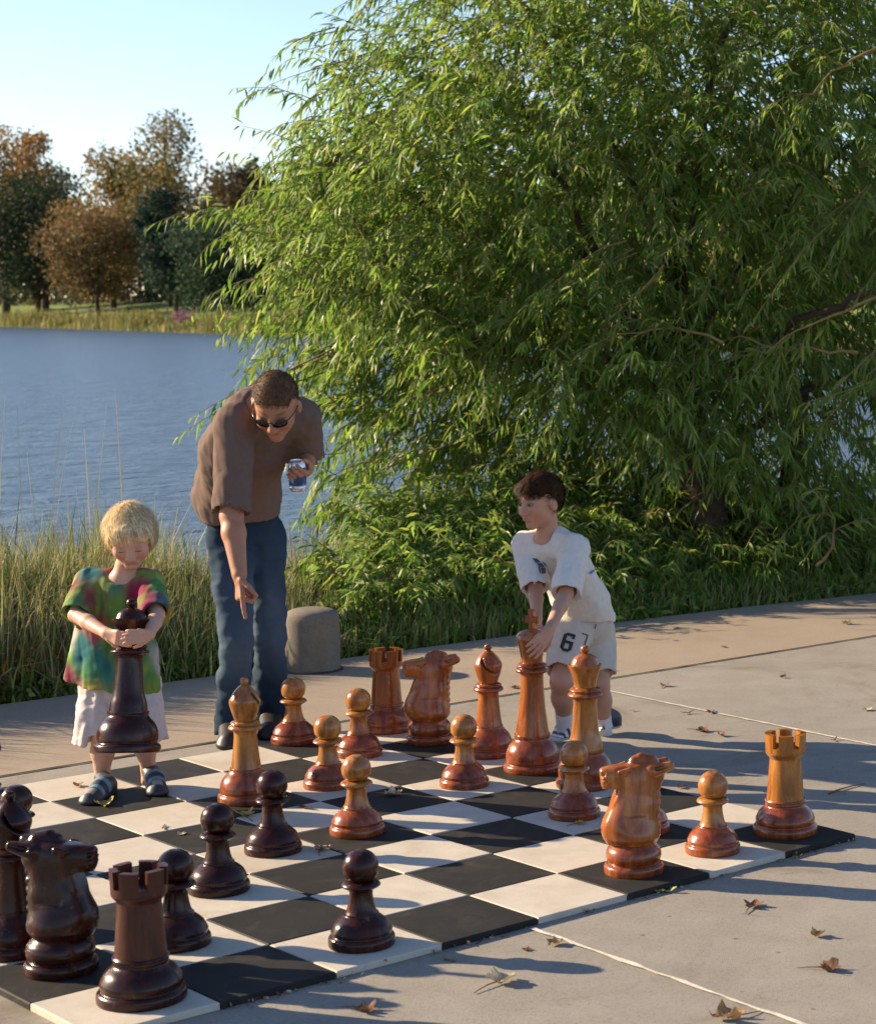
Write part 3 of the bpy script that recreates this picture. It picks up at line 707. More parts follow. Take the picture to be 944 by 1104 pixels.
    # bare looking straw coloured boughs that catch the light in front
    for a, b, c in [((945, 52, 10.6), (905, 75, 10.6), (865, 108, 10.7)), ((925, 380, 10.6), (870, 378, 10.7), (800, 370, 10.9)), ((945, 320, 10.5), (890, 345, 10.6), (828, 378, 10.7)),
                    ((780, 370, 10.8), (720, 350, 10.8), (655, 362, 10.8)), ((715, 285, 10.8), (690, 315, 10.8), (655, 335, 10.9)), ((880, 610, 10.9), (905, 575, 10.9), (890, 540, 10.9))]:
        pb = bez(T(*a), T(*b), T(*c), 8); pb[1:] += r.normal(0, .018, (7, 3)); tw.tube(pb, np.linspace(.011, .004, 8), 6, False)
        for q_ in (3, 4, 5, 6, 7):
            pts, th = twig(pb[q_], (pb[7]-pb[0])+r.normal(0, .35, 3), r.uniform(.3, .5), .8, 15, 1.1); tw.tube(pts, np.linspace(.004, .0012, len(pts)), 4, False)
    tw.build('twigs', M_TWIG, root)['kind'] = 'stuff'
    P = np.concatenate(LB); D = np.concatenate(LD); S_ = np.concatenate(LS); L = np.concatenate(LL); Wd = np.concatenate(LW); Cc = np.clip(np.concatenate(LC), .01, 1)
    V, f3, f4 = leaves_mesh(P, D, S_, L, Wd, .25)
    np_mesh('crown', V, [f3, f4], M_LEAF, root, True, np.repeat(Cc, 6, 0))
    print('willow leaves', len(P), 'twigs', cnt)
willow()

# ------------------------------------------------------------------ chessboard
rt = empty('giant_chessboard', (-4*SQ, 4*SQ, PAVE)); tag(rt, 'giant outdoor chessboard of black and white rubber tiles on the concrete', 'chessboard')
for i in range(8):
    for j in range(8):
        mb = MB(); g = .0015; jx, jy = rng.uniform(-.0012, .0012, 2); top = .02+rng.uniform(-.0012, .0012)
        mb.box((-SQ/2+g+jx, -SQ/2+g+jy, 0.001), (SQ/2-g+jx, SQ/2-g+jy, top), .003)
        blk = (i+j) % 2 == 0
        o = mb.build('black_tile' if blk else 'white_tile', M_BLACK if blk else M_WHITE, rt, False)
        o.location = (-(i+.5)*SQ+4*SQ, (j+.5)*SQ-4*SQ, 0)

# ------------------------------------------------------------------ chess pieces
def lpart(name, prof, m, parent, n=56, sm=5, sharp=35):
    mb = MB(); mb.lathe(smooth_prof(prof, sm), n); o = mb.build(name, m, parent); auto_sharp(o, sharp); return o
def base_prof(r, h, rt_):   # turned foot: rim, groove, bulge, taper to rt_ at height h
    return [(r*.985, 0), (r, .006), (r*.995, .02), (r*.955, .027, 1), (r*.90, .031), (r*.915, .040), (r*.905, h*.50), (r*.80, h*.70), (r*.62, h*.87), (rt_*1.06, h*.95), (rt_*1.05, h)]
def pawn(mA, mB):
    t = empty('pawn')
    lpart('base', base_prof(.089, .088, .044), mB, t)
    lpart('stem', [(.0435, .088), (.038, .10), (.0325, .125), (.031, .145), (.034, .152), (.051, .163), (.0515, .168, 1), (.045, .174), (.03, .1775)], mA, t)
    lpart('head', [(.028, .1775), (.036, .1815), (.0445, .195), (.048, .214), (.0445, .233), (.034, .249), (.018, .2595), (.0005, .262)], mA, t)
    return t
def rook(mA, mB):
    t = empty('rook')
    lpart('base', base_prof(.108, .105, .063), mB, t)
    lpart('collar_ring', [(.066, .105), (.069, .109), (.066, .114)], mB, t)
    lpart('tower', [(.0625, .114), (.060, .15), (.0555, .21), (.053, .245), (.0535, .252), (.058, .258), (.0655, .268), (.0665, .2735)], mA, t)
    # battlement: a ring with six gaps
    mb = MB(); n = 6
    for k in range(n):
        a0 = 2*math.pi*k/n+.15; a1 = a0+2*math.pi/n*.70; A = np.linspace(a0, a1, 7); V = []
        for a in A:
            for (rr, z) in ((.050, .291), (.0675, .291), (.0695, .335), (.050, .335)): V.append((rr*math.cos(a), rr*math.sin(a), z))
        F = []
        for q_ in range(6):
            b = 4*q_
            for e in range(4): F.append((b+e, b+4+e, b+4+(e+1) % 4, b+(e+1) % 4))
        F += [(3, 2, 1, 0), (24, 25, 26, 27)]
        mb.add(V, [], F)
    mb.lathe([(.052, .2735), (.0667, .274), (.0675, .291), (.050, .291), (.049, .28), (.002, .279)], 56)
    auto_sharp(mb.build('battlement', mA, t), 30)
    return t
def bishop(mA, mB, mC):
    t = empty('bishop')
    lpart('base', base_prof(.098, .118, .052), mB, t)
    lpart('stem', [(.052, .118), (.047, .15), (.0415, .20), (.039, .235), (.041, .25)], mA, t)
    lpart('collar', [(.041, .25), (.056, .256), (.0575, .262), (.054, .268, 1), (.047, .271), (.0505, .276), (.046, .282), (.036, .285)], mC, t)
    prof = [(.036, .285), (.038, .295), (.046, .32), (.0525, .345), (.0535, .355), (.050, .366), (.038, .386), (.022, .404), (.0105, .413)]
    S = SDF((-.07, -.07, .27), (.07, .07, .44), .0026)
    P0 = np.array(smooth_prof(prof, 6))
    sl, G = S._sub(S.lo, S.hi); rr = np.interp(G[..., 2], P0[:, 1], P0[:, 0]); d = np.hypot(G[..., 0], G[..., 1])-rr
    d = np.maximum(d*.8, np.maximum(.285-G[..., 2], G[..., 2]-.413)); S.D[sl] = d
    nn = nrm((.75, 0, .55)); pl = np.abs((G-np.array([.012, 0, .372]))@nn)-.0045; d2 = np.maximum(pl, -(G[..., 0]-.004)); S.D[sl] = np.maximum(S.D[sl], -d2)   # the slit of the mitre
    V, F = S.mesh(); np_mesh('mitre', relax(V, F, 2), [F], mA, t)
    lpart('finial', [(.009, .412), (.0125, .418), (.0145, .425), (.011, .434), (.0005, .438)], mC, t)
    return t
def tall(kind, mA, mB, mC):
    t = empty(kind); k = kind == 'king'
    H = .37 if k else .325
    lpart('base', base_prof(.108, .138, .064), mB, t)
    lpart('stem', [(.063, .138), (.059, .165), (.050, H*.62), (.0435, H*.85), (.0425, H-.012), (.045, H)], mA, t)
    lpart('collar', [(.045, H), (.060, H+.006), (.0625, H+.013), (.058, H+.019, 1), (.051, H+.021), (.055, H+.027), (.056, H+.031), (.049, H+.037), (.040, H+.041)], mC, t)
    z = H+.041
    if k:
        lpart('crown', [(.0395, z), (.041, z+.02), (.049, z+.06), (.0575, z+.085), (.0585, z+.093), (.054, z+.106), (.040, z+.119), (.018, z+.125)], mA, t)
        # cross: flat pattee shape with thickness
        cz = z+.124; o2 = [(-.010, 0), (-.007, .028), (-.026, .022), (-.026, .052), (-.008, .046), (-.012, .076), (.012, .076), (.008, .046), (.026, .052), (.026, .022), (.007, .028), (.010, 0)]
        import bmesh
        bm = bmesh.new(); f = bm.faces.new([bm.verts.new((x, -.010, cz+zz)) for x, zz in o2])
        ex = bmesh.ops.extrude_face_region(bm, geom=[f]); bmesh.ops.translate(bm, verts=[v for v in ex['geom'] if isinstance(v, bmesh.types.BMVert)], vec=(0, .020, 0))
        bmesh.ops.recalc_face_normals(bm, faces=bm.faces); bmesh.ops.bevel(bm, geom=bm.edges[:], offset=.002, segments=2, affect='EDGES')
        me = bpy.data.meshes.new('cross'); bm.to_mesh(me); bm.free(); me.materials.append(mC); o = bpy.data.objects.new('cross', me); COL.objects.link(o); o.parent = t
    else:
        lpart('crown', [(.040, z), (.041, z+.015), (.050, z+.05), (.0605, z+.075), (.0625, z+.082, 1), (.056, z+.081), (.052, z+.078)], mA, t)
        lpart('dome', [(.052, z+.0785), (.051, z+.085), (.041, z+.106), (.023, z+.118), (.010, z+.121)], mC, t)
        lpart('finial', [(.008, z+.121), (.0145, z+.128), (.0165, z+.137), (.012, z+.148), (.0005, z+.152)], mC, t)
    return t
def knight(mA, mB):
    """horse looks along +x"""
    t = empty('knight')
    lpart('base', [(.090, 0), (.0915, .006), (.091, .022), (.085, .030, 1), (.078, .033), (.083, .042), (.0855, .058), (.081, .075), (.070, .088), (.066, .094)], mB, t)
    S = SDF((-.15, -.1, .085), (.16, .1, .41), .0032); y = (0, 1, 0)
    S.rc((0, 0, .10), (0, 0, .112), .068, .078, .01)
    S.rc((.004, 0, .135), (-.004, 0, .20), .082, .070, .02, y, .86)
    S.rc((.030, 0, .150), (.018, 0, .19), .070, .058, .025, y, .80)
    S.rc((-.004, 0, .20), (-.010, 0, .285), .070, .064, .012, y, .80)
    S.rc((.055, 0, .245), (.030, 0, .29), .030, .030, .02, y, .95)
    S.rc((-.045, 0, .302), (.045, 0, .303), .050, .044, .008, y, .80)  # long level head
    S.rc((.04, 0, .304), (.080, 0, .300), .043, .037, .008, y, .80)
    S.rc((.02, 0, .280), (.070, 0, .276), .030, .026, .006, y, .85)    # jaw
    B_ = (np.array([-.15, -.1, .25]), np.array([.16, .1, .41]))
    S.plane((0, 0, .3405), (.05, 0, 1), .006, B_); S.plane((.102, 0, .3), (1, 0, -.12), .004, B_)           # flat brow, blunt muzzle
    for s in (-1, 1):
        S.plane((0, s*.052, .24), (0, s, s*s*.12), .008, (np.array([-.15, -.1, .19]), np.array([.16, .1, .345])))     # flat cheeks and neck sides
        S.rc((-.050, s*.026, .318), (-.106, s*.034, .333), .024, .015, .006)     # ears laid back
        S.rc((-.060, s*.040, .326), (-.106, s*.048, .338), .007, .005, .004, mode='sub')
        S.rc((.018, s*.044, .330), (.050, s*.040, .324), .009, .006, .005)      # brow
        S.ell((.034, s*.044, .316), (.009, .005, .007), k=.003)
        S.ell((.098, s*.020, .314), (.009, .008, .007), k=.003, mode='sub')
        for q_ in range(3): S.rc((.078+.004*q_, s*.040, .312-.013*q_), (.104, s*.020, .310-.013*q_), .0035, .0045, .002, mode='sub')
        S.rc((.052, s*.050, .275), (.020, s*.055, .285), .004, .004, .003, mode='sub')   # jaw line
        S.rc((-.040, s*.058, .305), (-.052, s*.060, .15), .0035, .0045, .004, mode='sub')  # edge of the mane
        S.rc((.040, s*.062, .245), (.062, s*.075, .17), .004, .006, .006, mode='sub')
    for q_ in range(8): S.ell((-.071, 0, .312-.024*q_), (.013, .026, .0135), k=.004)
    S.rc((-.050, 0, .338), (-.004, 0, .344), .028, .020, .010, y, .9); S.rc((-.036, 0, .352), (-.022, 0, .358), .016, .014, .008)   # forelock
    S.plane((.072, 0, .215), (1, 0, .42), .004, (np.array([-.15, -.1, .155]), np.array([.16, .1, .262])))                  # flat cut chest
    S.plane((0, 0, .094), (0, 0, -1))
    S.disp(lambda P: .0012*wav(P, 4, 70), .02)
    V, F = S.mesh(); np_mesh('horse_head', relax(V, F, 2, .4), [F], mA, t)
    return t
def place(o, px, py, rz=0.0, label='', cat='chess piece', group=None, z=0.0):
    g = ground(px, py, 0.0); o.location = (g[0], g[1], .0006+z); o.rotation_euler = (0, 0, rz); tag(o, label, cat, group)
    return o
LG, DGp = 'light wooden chess pieces', 'dark wooden chess pieces'
# heading angles: world angle of the direction "left in the picture"
A_LEFT = math.atan2(-HR[1], -HR[0]); A_RIGHT = math.atan2(HR[1], HR[0]); A_CAM = math.atan2(-HF[1], -HF[0])
P0 = pawn(M_HONEY, M_RED)
pawn_l = [(317, 800, 'light wooden pawn next to the standing man, farthest left of the light pawns'), (354, 848, 'light wooden pawn in front of the far light rook, on a white tile'),
          (387, 814, 'light wooden pawn directly in front of the far light rook, behind two other pawns'), (385, 898, 'light wooden pawn on a black tile, nearest the dark pawns'),
          (500.5, 847, 'light wooden pawn standing alone in front of the reddish bishop'), (619, 880, 'light wooden pawn in front of the light queen with a leaf on its foot'),
          (768, 918, 'light wooden pawn on a white tile between front light knight and near light rook'), (693, 896, 'light wooden pawn almost hidden behind the front light knight')]
for k, (x, y, lab) in enumerate(pawn_l): place(P0 if k == 0 else copy_tree(P0), x, y, rng.uniform(0, 6), lab, 'pawn', LG)
P1 = pawn(M_DARK, M_DARK)
pawn_d = [(390, 1018, 'dark wooden pawn farthest forward, alone on a white tile at the board edge'), (236, 960, 'dark wooden pawn between two other dark pawns, beyond the dark rook'),
          (294.5, 918, 'dark wooden pawn right beside the light bishop, deepest among the dark pawns'), (191, 1018, 'dark wooden pawn partly hidden behind the dark rook'),
          (20, 937, 'dark wooden pawn whose ball head shows behind the dark bishop at the left edge')]
for k, (x, y, lab) in enumerate(pawn_d): place(P1 if k == 0 else copy_tree(P1), x, y, rng.uniform(0, 6), lab, 'pawn', DGp)
P2 = rook(M_HONEY, M_RED); place(P2, 846, 897, .3, 'pale honey rook with red base on the right corner of the board', 'rook', LG)
P2b = rook(M_AMBER, M_RED); place(P2b, 417, 787, .9, 'reddish brown rook at the far corner beside the far knight', 'rook', LG)
P3 = rook(M_DARKRED, M_DARK); place(P3, 153, 1077, .2, 'dark brown rook on a white tile nearest the camera', 'rook', DGp)
P4 = knight(M_AMBER, M_RED); place(P4, 463, 800, A_LEFT+.35, 'far reddish knight turned left between far rook and reddish bishop', 'knight', LG)
P4b = copy_tree(P4); place(P4b, 683, 940, A_LEFT+.3, 'front light wooden knight on a black tile at the board edge', 'knight', LG)
P5 = knight(M_DARK, M_DARK); place(P5, 66, 1046, A_RIGHT-.1, 'dark wooden knight turned right beside the dark rook', 'knight', DGp)
P6 = bishop(M_AMBER, M_RED, M_RED); place(P6, 527, 814, A_RIGHT-.6, 'reddish wooden bishop between the far knight and the light king', 'bishop', LG)
P6b = bishop(M_HONEY, M_RED, M_HONEY); place(P6b, 266, 863, A_RIGHT+.8, 'pale honey bishop in front of the man, near the dark pawns', 'bishop', LG)
P7 = bishop(M_DARK, M_DARK, M_DARK); place(P7, 16, 1026, A_RIGHT-.2, 'dark wooden bishop at the left edge behind the dark knight', 'bishop', DGp)
P8 = tall('king', M_AMBER, M_RED, M_RED); place(P8, 574, 830, A_CAM+1.2, 'tallest light king with cross, held by the boy in white', 'king', LG)
P9 = tall('queen', M_HONEY, M_RED, M_AMBER); place(P9, 631, 847, 0, 'light wooden queen with ball finial in front of the boy', 'queen', LG)
P10 = tall('king', M_DARK, M_DARK, M_DARK); place(P10, -17, 1000, A_CAM+1.2, 'dark king mostly outside the left edge beside the dark bishop', 'king', DGp)
# the dark queen carried by the girl
P11 = tall('queen', M_DARK, M_DARK, M_DARK); tag(P11, 'dark wooden queen lifted off the board in the arms of the girl', 'queen', DGp)
qb = at(137, 811, 6.93); qt = at(141.5, 655, 6.97); P11.location = tuple(qb)
qa = nrm(qt-qb); P11.rotation_mode = 'QUATERNION'; P11.rotation_quaternion = Vector((0, 0, 1)).rotation_difference(Vector(qa)); P11.scale = (1.02,)*3

# ------------------------------------------------------------------ people
def head(S, c, f, u, s, nb, neck_r, jaw=1.0):
    f = nrm(f); u = nrm(np.asarray(u)-f*(np.asarray(u)@f)); l = np.cross(u, f)
    g = lambda a, b, d: c+s*(l*a+f*b+u*d)
    A = (l, f, u)
    S.rc(g(0, -.025, -.05), nb, neck_r*1.0, neck_r*1.08, .02)
    S.ell(g(0, -.012, .022), (.074*s, .094*s, .092*s), A, .01)
    S.ell(g(0, .028, -.022), (.064*s, .062*s, .075*s), A, .02)
    S.rc(g(0, .035, -.06), g(0, .066, -.094*jaw), .046*s, .023*s, .025, l, 1.15)
    for k in (-1, 1):
        S.ell(g(.036*k, .062, -.028), (.026*s, .024*s, .026*s), A, .018)           # cheek
        S.ell(g(.031*k, .096, .004), (.017*s, .014*s, .010*s), A, .012, 'sub')      # eye socket
        S.ell(g(.078*k, -.006, -.012), (.010*s, .020*s, .031*s), (l, f-u*.2, u+f*.2), .006)  # ear
    S.rc(g(0, .083, .008), g(0, .103, -.030), .010*s, .0145*s, .010)                # nose
    for k in (-1, 1): S.ell(g(.011*k, .097, -.034), (.009*s, .010*s, .008*s), A, .006)
    S.rc(g(-.019, .084, -.061), g(.019, .084, -.061), .0085*s, .0085*s, .006)       # lips
    S.rc(g(-.022, .098, -.061), g(.022, .098, -.061), .0028*s, .0028*s, .004, mode='sub')
    return g, (l, f, u)
def hand(S, w, fwd, nor, side, L, curls, r=.008, spread=.16, thumb=(.9, .5), rw=None):
    """palm from wrist w along fwd, fingers curl toward nor; thumb on side*cross(fwd,nor)"""
    fwd = nrm(fwd); nor = nrm(np.asarray(nor)-fwd*(np.asarray(nor)@fwd)); lat = np.cross(fwd, nor)*side
    rw = rw or r*2.6
    S.rc(w, w+fwd*L*.14, rw, rw*.95, .012, nor, .75)
    for a in (-.17, -.06, .06, .17): S.rc(w+fwd*L*.12+lat*a*L*.5, w+fwd*L*.48+lat*a*L, r*1.45, r*1.25, .008)
    tips = []
    for k, (a, ln) in enumerate(((.165, .44), (.055, .50), (-.055, .46), (-.16, .37))):
        p = w+fwd*L*.48+lat*a*L; ang = 0; cu = curls[k]; d0 = nrm(fwd+lat*spread*(.165-.11*k)*3*(1 if cu < .5 else .3))
        for q_, fr in enumerate((.46, .31, .23)):
            ang += cu*(1.0 if q_ == 0 else 1.15); d = d0*math.cos(ang)+nor*math.sin(ang); e = p+d*ln*L*fr
            S.rc(p, e, r*(1.06-.08*q_), r*(1.0-.10*q_), .0035); p = e
        tips.append(p)
    p = w+fwd*L*.14+lat*L*.15; d = nrm(fwd*(1-thumb[0]*.5)+lat*thumb[0]+nor*thumb[1])
    e = p+d*L*.22; S.rc(p, e, r*1.45, r*1.15, .01); d2 = nrm(d+fwd*.5+nor*thumb[1]*.6-lat*.2); e2 = e+d2*L*.20; S.rc(e, e2, r*1.12, r*.9, .004)
    return tips
SK = np.array([.46, .235, .14])
def face_tint(V, c, ax, s, skin, brow=(.12, .07, .04), lip=(.36, .12, .09), blush=.12, emk=.55):
    l, f, u = ax; Q = (V-c)/s; a, b, d = Q@l, Q@f, Q@u; col = np.tile(skin, (len(V), 1)).astype(float)
    front = b > .05
    lipm = np.exp(-((a/.021)**4+((d+.061)/.0085)**4))*front; col = col*(1-lipm[:, None]*.75)+np.array(lip)*lipm[:, None]*.75
    for k in (-1, 1):
        bm_ = np.exp(-(((a-.032*k)/.017)**4+((d-.026+.06*np.abs(a-.032*k))/.0048)**2))*front; col = col*(1-bm_[:, None]*.75)+np.array(brow)*bm_[:, None]*.75
        em = np.exp(-(((a-.031*k)/.016)**4+((d-.003)/.0075)**4))*front; col = col*(1-em[:, None]*emk)+np.array((.10, .05, .035))*em[:, None]*emk  # shade of the eye sockets, painted into the skin colour
        ch = np.exp(-(((a-.042*k)/.022)**2+((d+.03)/.022)**2))*front; col[:, 1:] *= (1-blush*ch)[:, None]
    return col
def eyes(root, g, ax, s, iris=(.05, .09, .14), er=.0122, eb=.0770):
    l, f, u = ax
    for k in (-1, 1):
        mb = MB(); n = 16; th = np.linspace(0, math.pi, 12)
        mb.lathe([(max(.0004, er*s*math.sin(t)), -er*s*math.cos(t)) for t in th], n)
        V = np.concatenate(mb.v); zf = V[:, 2].copy(); rr = np.hypot(V[:, 0], V[:, 1])
        V = g(.031*k, eb, .003)+V[:, :1]*l+V[:, 1:2]*u+V[:, 2:]*f
        t = np.tile((.24, .17, .14), (len(V), 1)); t[(zf > .78*er*s)] = iris; t[(zf > .96*er*s)] = (.01, .01, .01)  # whites coloured dark to stand for the shadow over the eyes
        np_mesh('eye', V, [np.concatenate(mb.f3), np.concatenate(mb.f4)], M_SKIN, root, True, t)
def strands(V, c, flow, n, L, w, lift, seed, keep=None):
    """thin hair slivers over the hair surface; flow(P) gives the lie of the hair"""
    r = np.random.default_rng(seed); idx = r.integers(0, len(V), n); P = V[idx]
    if keep is not None: P = P[keep(P)]
    n = len(P); nr = unit(P-c); fl = flow(P)+r.normal(0, .13, (n, 3)); fl = unit(fl-nr*np.sum(fl*nr, 1)[:, None]); sd = unit(np.cross(fl, nr)); Ls = L*r.uniform(.5, 1.25, (n, 1)); out = []
    for t in (0, .35, .7, 1.0):
        p = P+fl*Ls*t+nr*(lift*(math.sin(t*2.4)*r.uniform(.3, 1.3, (n, 1)))-.004*(t == 0)+.002)-nr*(Ls**2*t*t*3.2)
        ww = w*(1-t*.85); out += [p-sd*ww, p+sd*ww]
    Vs = np.stack(out, 1).reshape(-1, 3); k = np.arange(n)[:, None]*8
    return Vs, np.concatenate([k+[2*i, 2*i+1, 2*i+3, 2*i+2] for i in range(3)]), n
def hair_obj(root, V, F, c, flow, n, L, w, lift, cols, seed, keep=None, fly=.006):
    Vs, Fs, m = strands(V, c, flow, n, L, w, lift, seed, keep)
    V2, F2, m2 = strands(V, c, lambda P: flow(P)+.25*np.stack([wav(P, 3, 60), wav(P, 4, 60), wav(P, 5, 60)], -1), n//6, L*1.1, w*.6, fly, seed+50, keep)
    Vs = np.vstack([Vs, V2]); Fs = np.concatenate([Fs, F2+m*8]); m += m2; r = np.random.default_rng(seed)
    cols = np.array(cols); t0 = cols[0]*(1+.35*wav(V*1.0, seed, 160)[:, None])
    t1 = np.repeat(cols[r.integers(0, len(cols), m)]*(1+r.normal(0, .2, (m, 1))), 8, 0)
    np_mesh('hair', np.vstack([V, Vs]), [F, Fs+len(V)], M_HAIR, root, True, np.clip(np.vstack([t0, t1]), .003, 1))
def garment(name, S, root, tint=None, m=None, it=2, fn=None):
    V, F = S.mesh(); V = relax(V, F, it, .4)
    t = np.tile(tint, (len(V), 1)) if fn is None else fn(V)
    return np_mesh(name, V, [F], m or M_CLOTH, root, True, t), V, F
def localise(root):
    """children were built in world space; the root stands at the figure's base"""
    for ch in root.children: ch.matrix_parent_inverse = Matrix.Translation(-Vector(root.location))
def shoe(root, name, heel, toe, s, m, tintfn, ankle=None, zb=0.0):
    heel = np.array(heel, float); toe = np.array(toe, float); d = nrm(toe-heel); side = np.cross(ZZ, d); L = np.linalg.norm(toe-heel)
    lo = np.minimum(heel, toe)-.12; hi = np.maximum(heel, toe)+.14; lo[2] = zb-.02; hi[2] = zb+.16
    S = SDF(lo, hi, .0035); h = heel*[1, 1, 0]+ZZ*zb; t = toe*[1, 1, 0]+ZZ*zb
    S.rc(h+ZZ*.012*s, t+ZZ*.012*s-d*.02*s, .034*s, .044*s, .01, ZZ, .45)
    S.rc(h+ZZ*.042*s, h+d*L*.35+ZZ*.055*s, .034*s, .036*s, .015)
    S.rc(h+d*L*.35+ZZ*.05*s, t-d*.025*s+ZZ*.026*s, .036*s, .032*s, .02, side, 1.15)
    if ankle is not None: S.rc(h+d*.02*s+ZZ*.05*s, np.array(ankle), .036*s, .036*s, .02)
    S.plane((0, 0, zb), (0, 0, -1))
    if ankle is not None: S.plane(np.array(ankle), np.array(ankle)-(h+d*.02*s+ZZ*.05*s))
    V, F = S.mesh(); V = relax(V, F, 2, .4)
    Q = V-h; return np_mesh(name, V, [F], m, root, True, tintfn(Q@d/L, Q@side/(.04*s), Q[:, 2]/s, V))
M_LEATHER = tinted('shoe_leather', .45, 0, .4, 60, .2)

# ---------------- man
def build_man():
    g0 = ground(264, 791, PAVE); root = empty('person', tuple(g0)); tag(root, 'man in brown t-shirt, jeans and sunglasses bending down and pointing', 'person')
    T = at
    pel, wst, chs, upc, nb = T(262, 572, 8.27), T(258, 536, 8.20), T(262, 486, 8.05), T(279, 448, 7.92), T(288, 436, 7.85)
    shR, elR, wrR = T(253, 458, 7.76), T(249.5, 556, 7.70), T(258, 619, 7.62)
    shL, elL, wrL = T(324, 450, 8.02), T(329, 492, 8.16), T(330, 505, 7.96)
    hpR, knR, anR = T(248, 580, 8.19), T(255, 690, 8.10), T(249, 772, 8.19)
    hpL, knL, anL = T(283, 578, 8.33), T(290, 688, 8.29), T(292, 768, 8.38)
    sh = nrm(shL-shR)                                   # shoulder line
    hc = T(297.5, 436, 7.70); f = nrm(-HF*.70+HR*.04-ZZ*.62); u = nrm(ZZ*.74-HF*.60+HR*.06)
    S = SDF(*bounds(.2, anR, anL, wrR, wrL, elR, elL, hc, shL, shR, T(260, 675, 7.60), knR, knL), .0042)
    S.chain([(pel, .098), (wst, .102), (chs, .118), (upc, .105)], .04, axis=sh, sq=1.22)
    S.rc(shR, upc, .055, .08, .04); S.rc(shL, upc, .055, .08, .04)
    S.chain([(shR, .055), ((shR+elR)/2, .050), (elR, .042)], .02); S.chain([(elR, .042), (elR*.7+wrR*.3, .044), (wrR, .028)], .015)
    S.chain([(shL, .055), (elL, .044)], .02); S.chain([(elL, .044), (wrL, .029)], .015)
    for hp, kn, an in ((hpR, knR, anR), (hpL, knL, anL)):
        S.chain([(hp, .074), (kn, .048)], .03); S.chain([(kn, .048), (kn*.65+an*.35, .05), (an, .036)], .02)
        S.rc(an, an-ZZ*.05-HF*.03, .036, .03, .02)
    g, ax = head(S, hc, f, u, 1.06, nb, .056)
    tip = T(260, 675, 7.60)
    hand(S, wrR, tip-wrR, HR*.8+HF*.5, 1, .185, (.06, 1.15, 1.25, 1.3), .0088, .05, (.55, .55), .027)
    can_c = T(321, 512.5, 7.88)
    hand(S, wrL, T(326, 517, 7.86)-wrL, can_c-T(334, 514, 7.90)-HF*.25, -1, .175, (.55, .55, .58, .6), .0092, .1, (.5, .7), .028)
    V, F = S.mesh(); V = relax(V, F, 1, .35)
    np_mesh('body', V, [F], M_SKIN, root, True, face_tint(V, hc, ax, 1.06, SK*np.array([.88, .82, .78]), (.10, .06, .04)))
    # hair: short, brown
    S = SDF(hc-.17, hc+.17, .0036); s = 1.06; l, f_, u_ = ax
    S.ell(g(0, -.013, .023), (.0775*s, .098*s, .0965*s), ax, .01)
    S.plane(g(0, .0, -.004), f_*.66-u_*.75, .012); S.plane(g(0, 0, -.055), -u_, .01)
    for k in (-1, 1): S.ell(g(.08*k, .03, .0), (.03*s, .045*s, .055*s), ax, .01, 'sub')
    S.disp(lambda P: .0016*wav(P, 5, 260), .02)
    Vh, Fh = S.mesh(); Vh = relax(Vh, Fh, 1, .3)
    hair_obj(root, Vh, Fh, g(0, 0, 0), lambda P: np.tile(f_*.8+u_*.1, (len(P), 1)), 2600, .016, .0010, .004, [(.12, .066, .036), (.17, .095, .05), (.085, .046, .026)], 5, lambda P: ((P-hc)@u_ > 0.0), .002)
    # sunglasses
    gl = MB()
    lens = MB()
    for k in (-1, 1):
        P = []
        for t in np.linspace(0, 2*math.pi, 20, endpoint=False):
            a = .031*k+.0245*math.cos(t); d = .004+.0165*math.sin(t)-.003*abs(math.cos(t)); P.append(g(a, .1085-.35*a*a/.06, d))
        P = np.array(P); Q = P-f_*.004; n = len(P); c1 = P.mean(0)+f_*.003; c2 = Q.mean(0)
        lens.add(np.vstack([P, Q, c1, c2]), [(2*n, i, (i+1) % n) for i in range(n)]+[(2*n+1, n+(i+1) % n, n+i) for i in range(n)], [(i, n+i, n+(i+1) % n, (i+1) % n) for i in range(n)])
        gl.tube(bez(g(.055*k, .094, .012), g(.078*k, .06, .012), g(.082*k, -.008, .006), 7), .0022, 5)
        gl.tube(np.vstack([P, P[:1]]), .0016, 4, False)
    gl.tube(bez(g(-.01, .108, .010), g(0, .112, .014), g(.01, .108, .010), 5), .002, 5)
    mG = simple('black_plastic', (.012, .011, .011), .15, .1, 10)
    sg = gl.build('sunglasses', mG, root); lo = lens.build('lens', mG, sg)
    # t-shirt
    S = SDF(*bounds(.22, pel, shR, elR, shL, elL, hc, chs, T(228, 535, 8.2)), .0055)
    S.chain([(T(261, 566, 8.24), .134), (wst, .136), (chs, .141), (upc, .118)], .04, axis=sh, sq=1.22)
    S.rc(T(234, 500, 8.15), T(228, 535, 8.2), .07, .075, .06)           # cloth hanging off the back
    S.rc(shR, upc, .075, .095, .04); S.rc(shL, upc, .075, .095, .04); S.rc(upc, nb, .085, .066, .02)
    eR = shR+(elR-shR)*.86; eL = shL+(elL-shL)*.72
    S.rc(shR, eR+(elR-shR)*.2, .074, .073, .03); S.rc(shL, eL+(elL-shL)*.25, .076, .078, .03)
    S.plane(eR, nrm(elR-shR)*1+ZZ*-.15, 0, (np.minimum(eR, elR)-.11, np.maximum(eR, elR)+.09)) if False else None
    # cut sleeves and hem
    def cut(S, a, d, rad, ln=.12):
        d = nrm(d); S.rc(a+d*(rad+.001), a+d*(ln+rad), rad, rad, 0, mode='sub')
    S.rc(eR+nrm(elR-shR)*.088, elR+nrm(elR-shR)*.2, .088, .09, 0, mode='sub'); S.rc(eL+nrm(elL-shL)*.09, elL+nrm(elL-shL)*.2, .09, .09, 0, mode='sub')
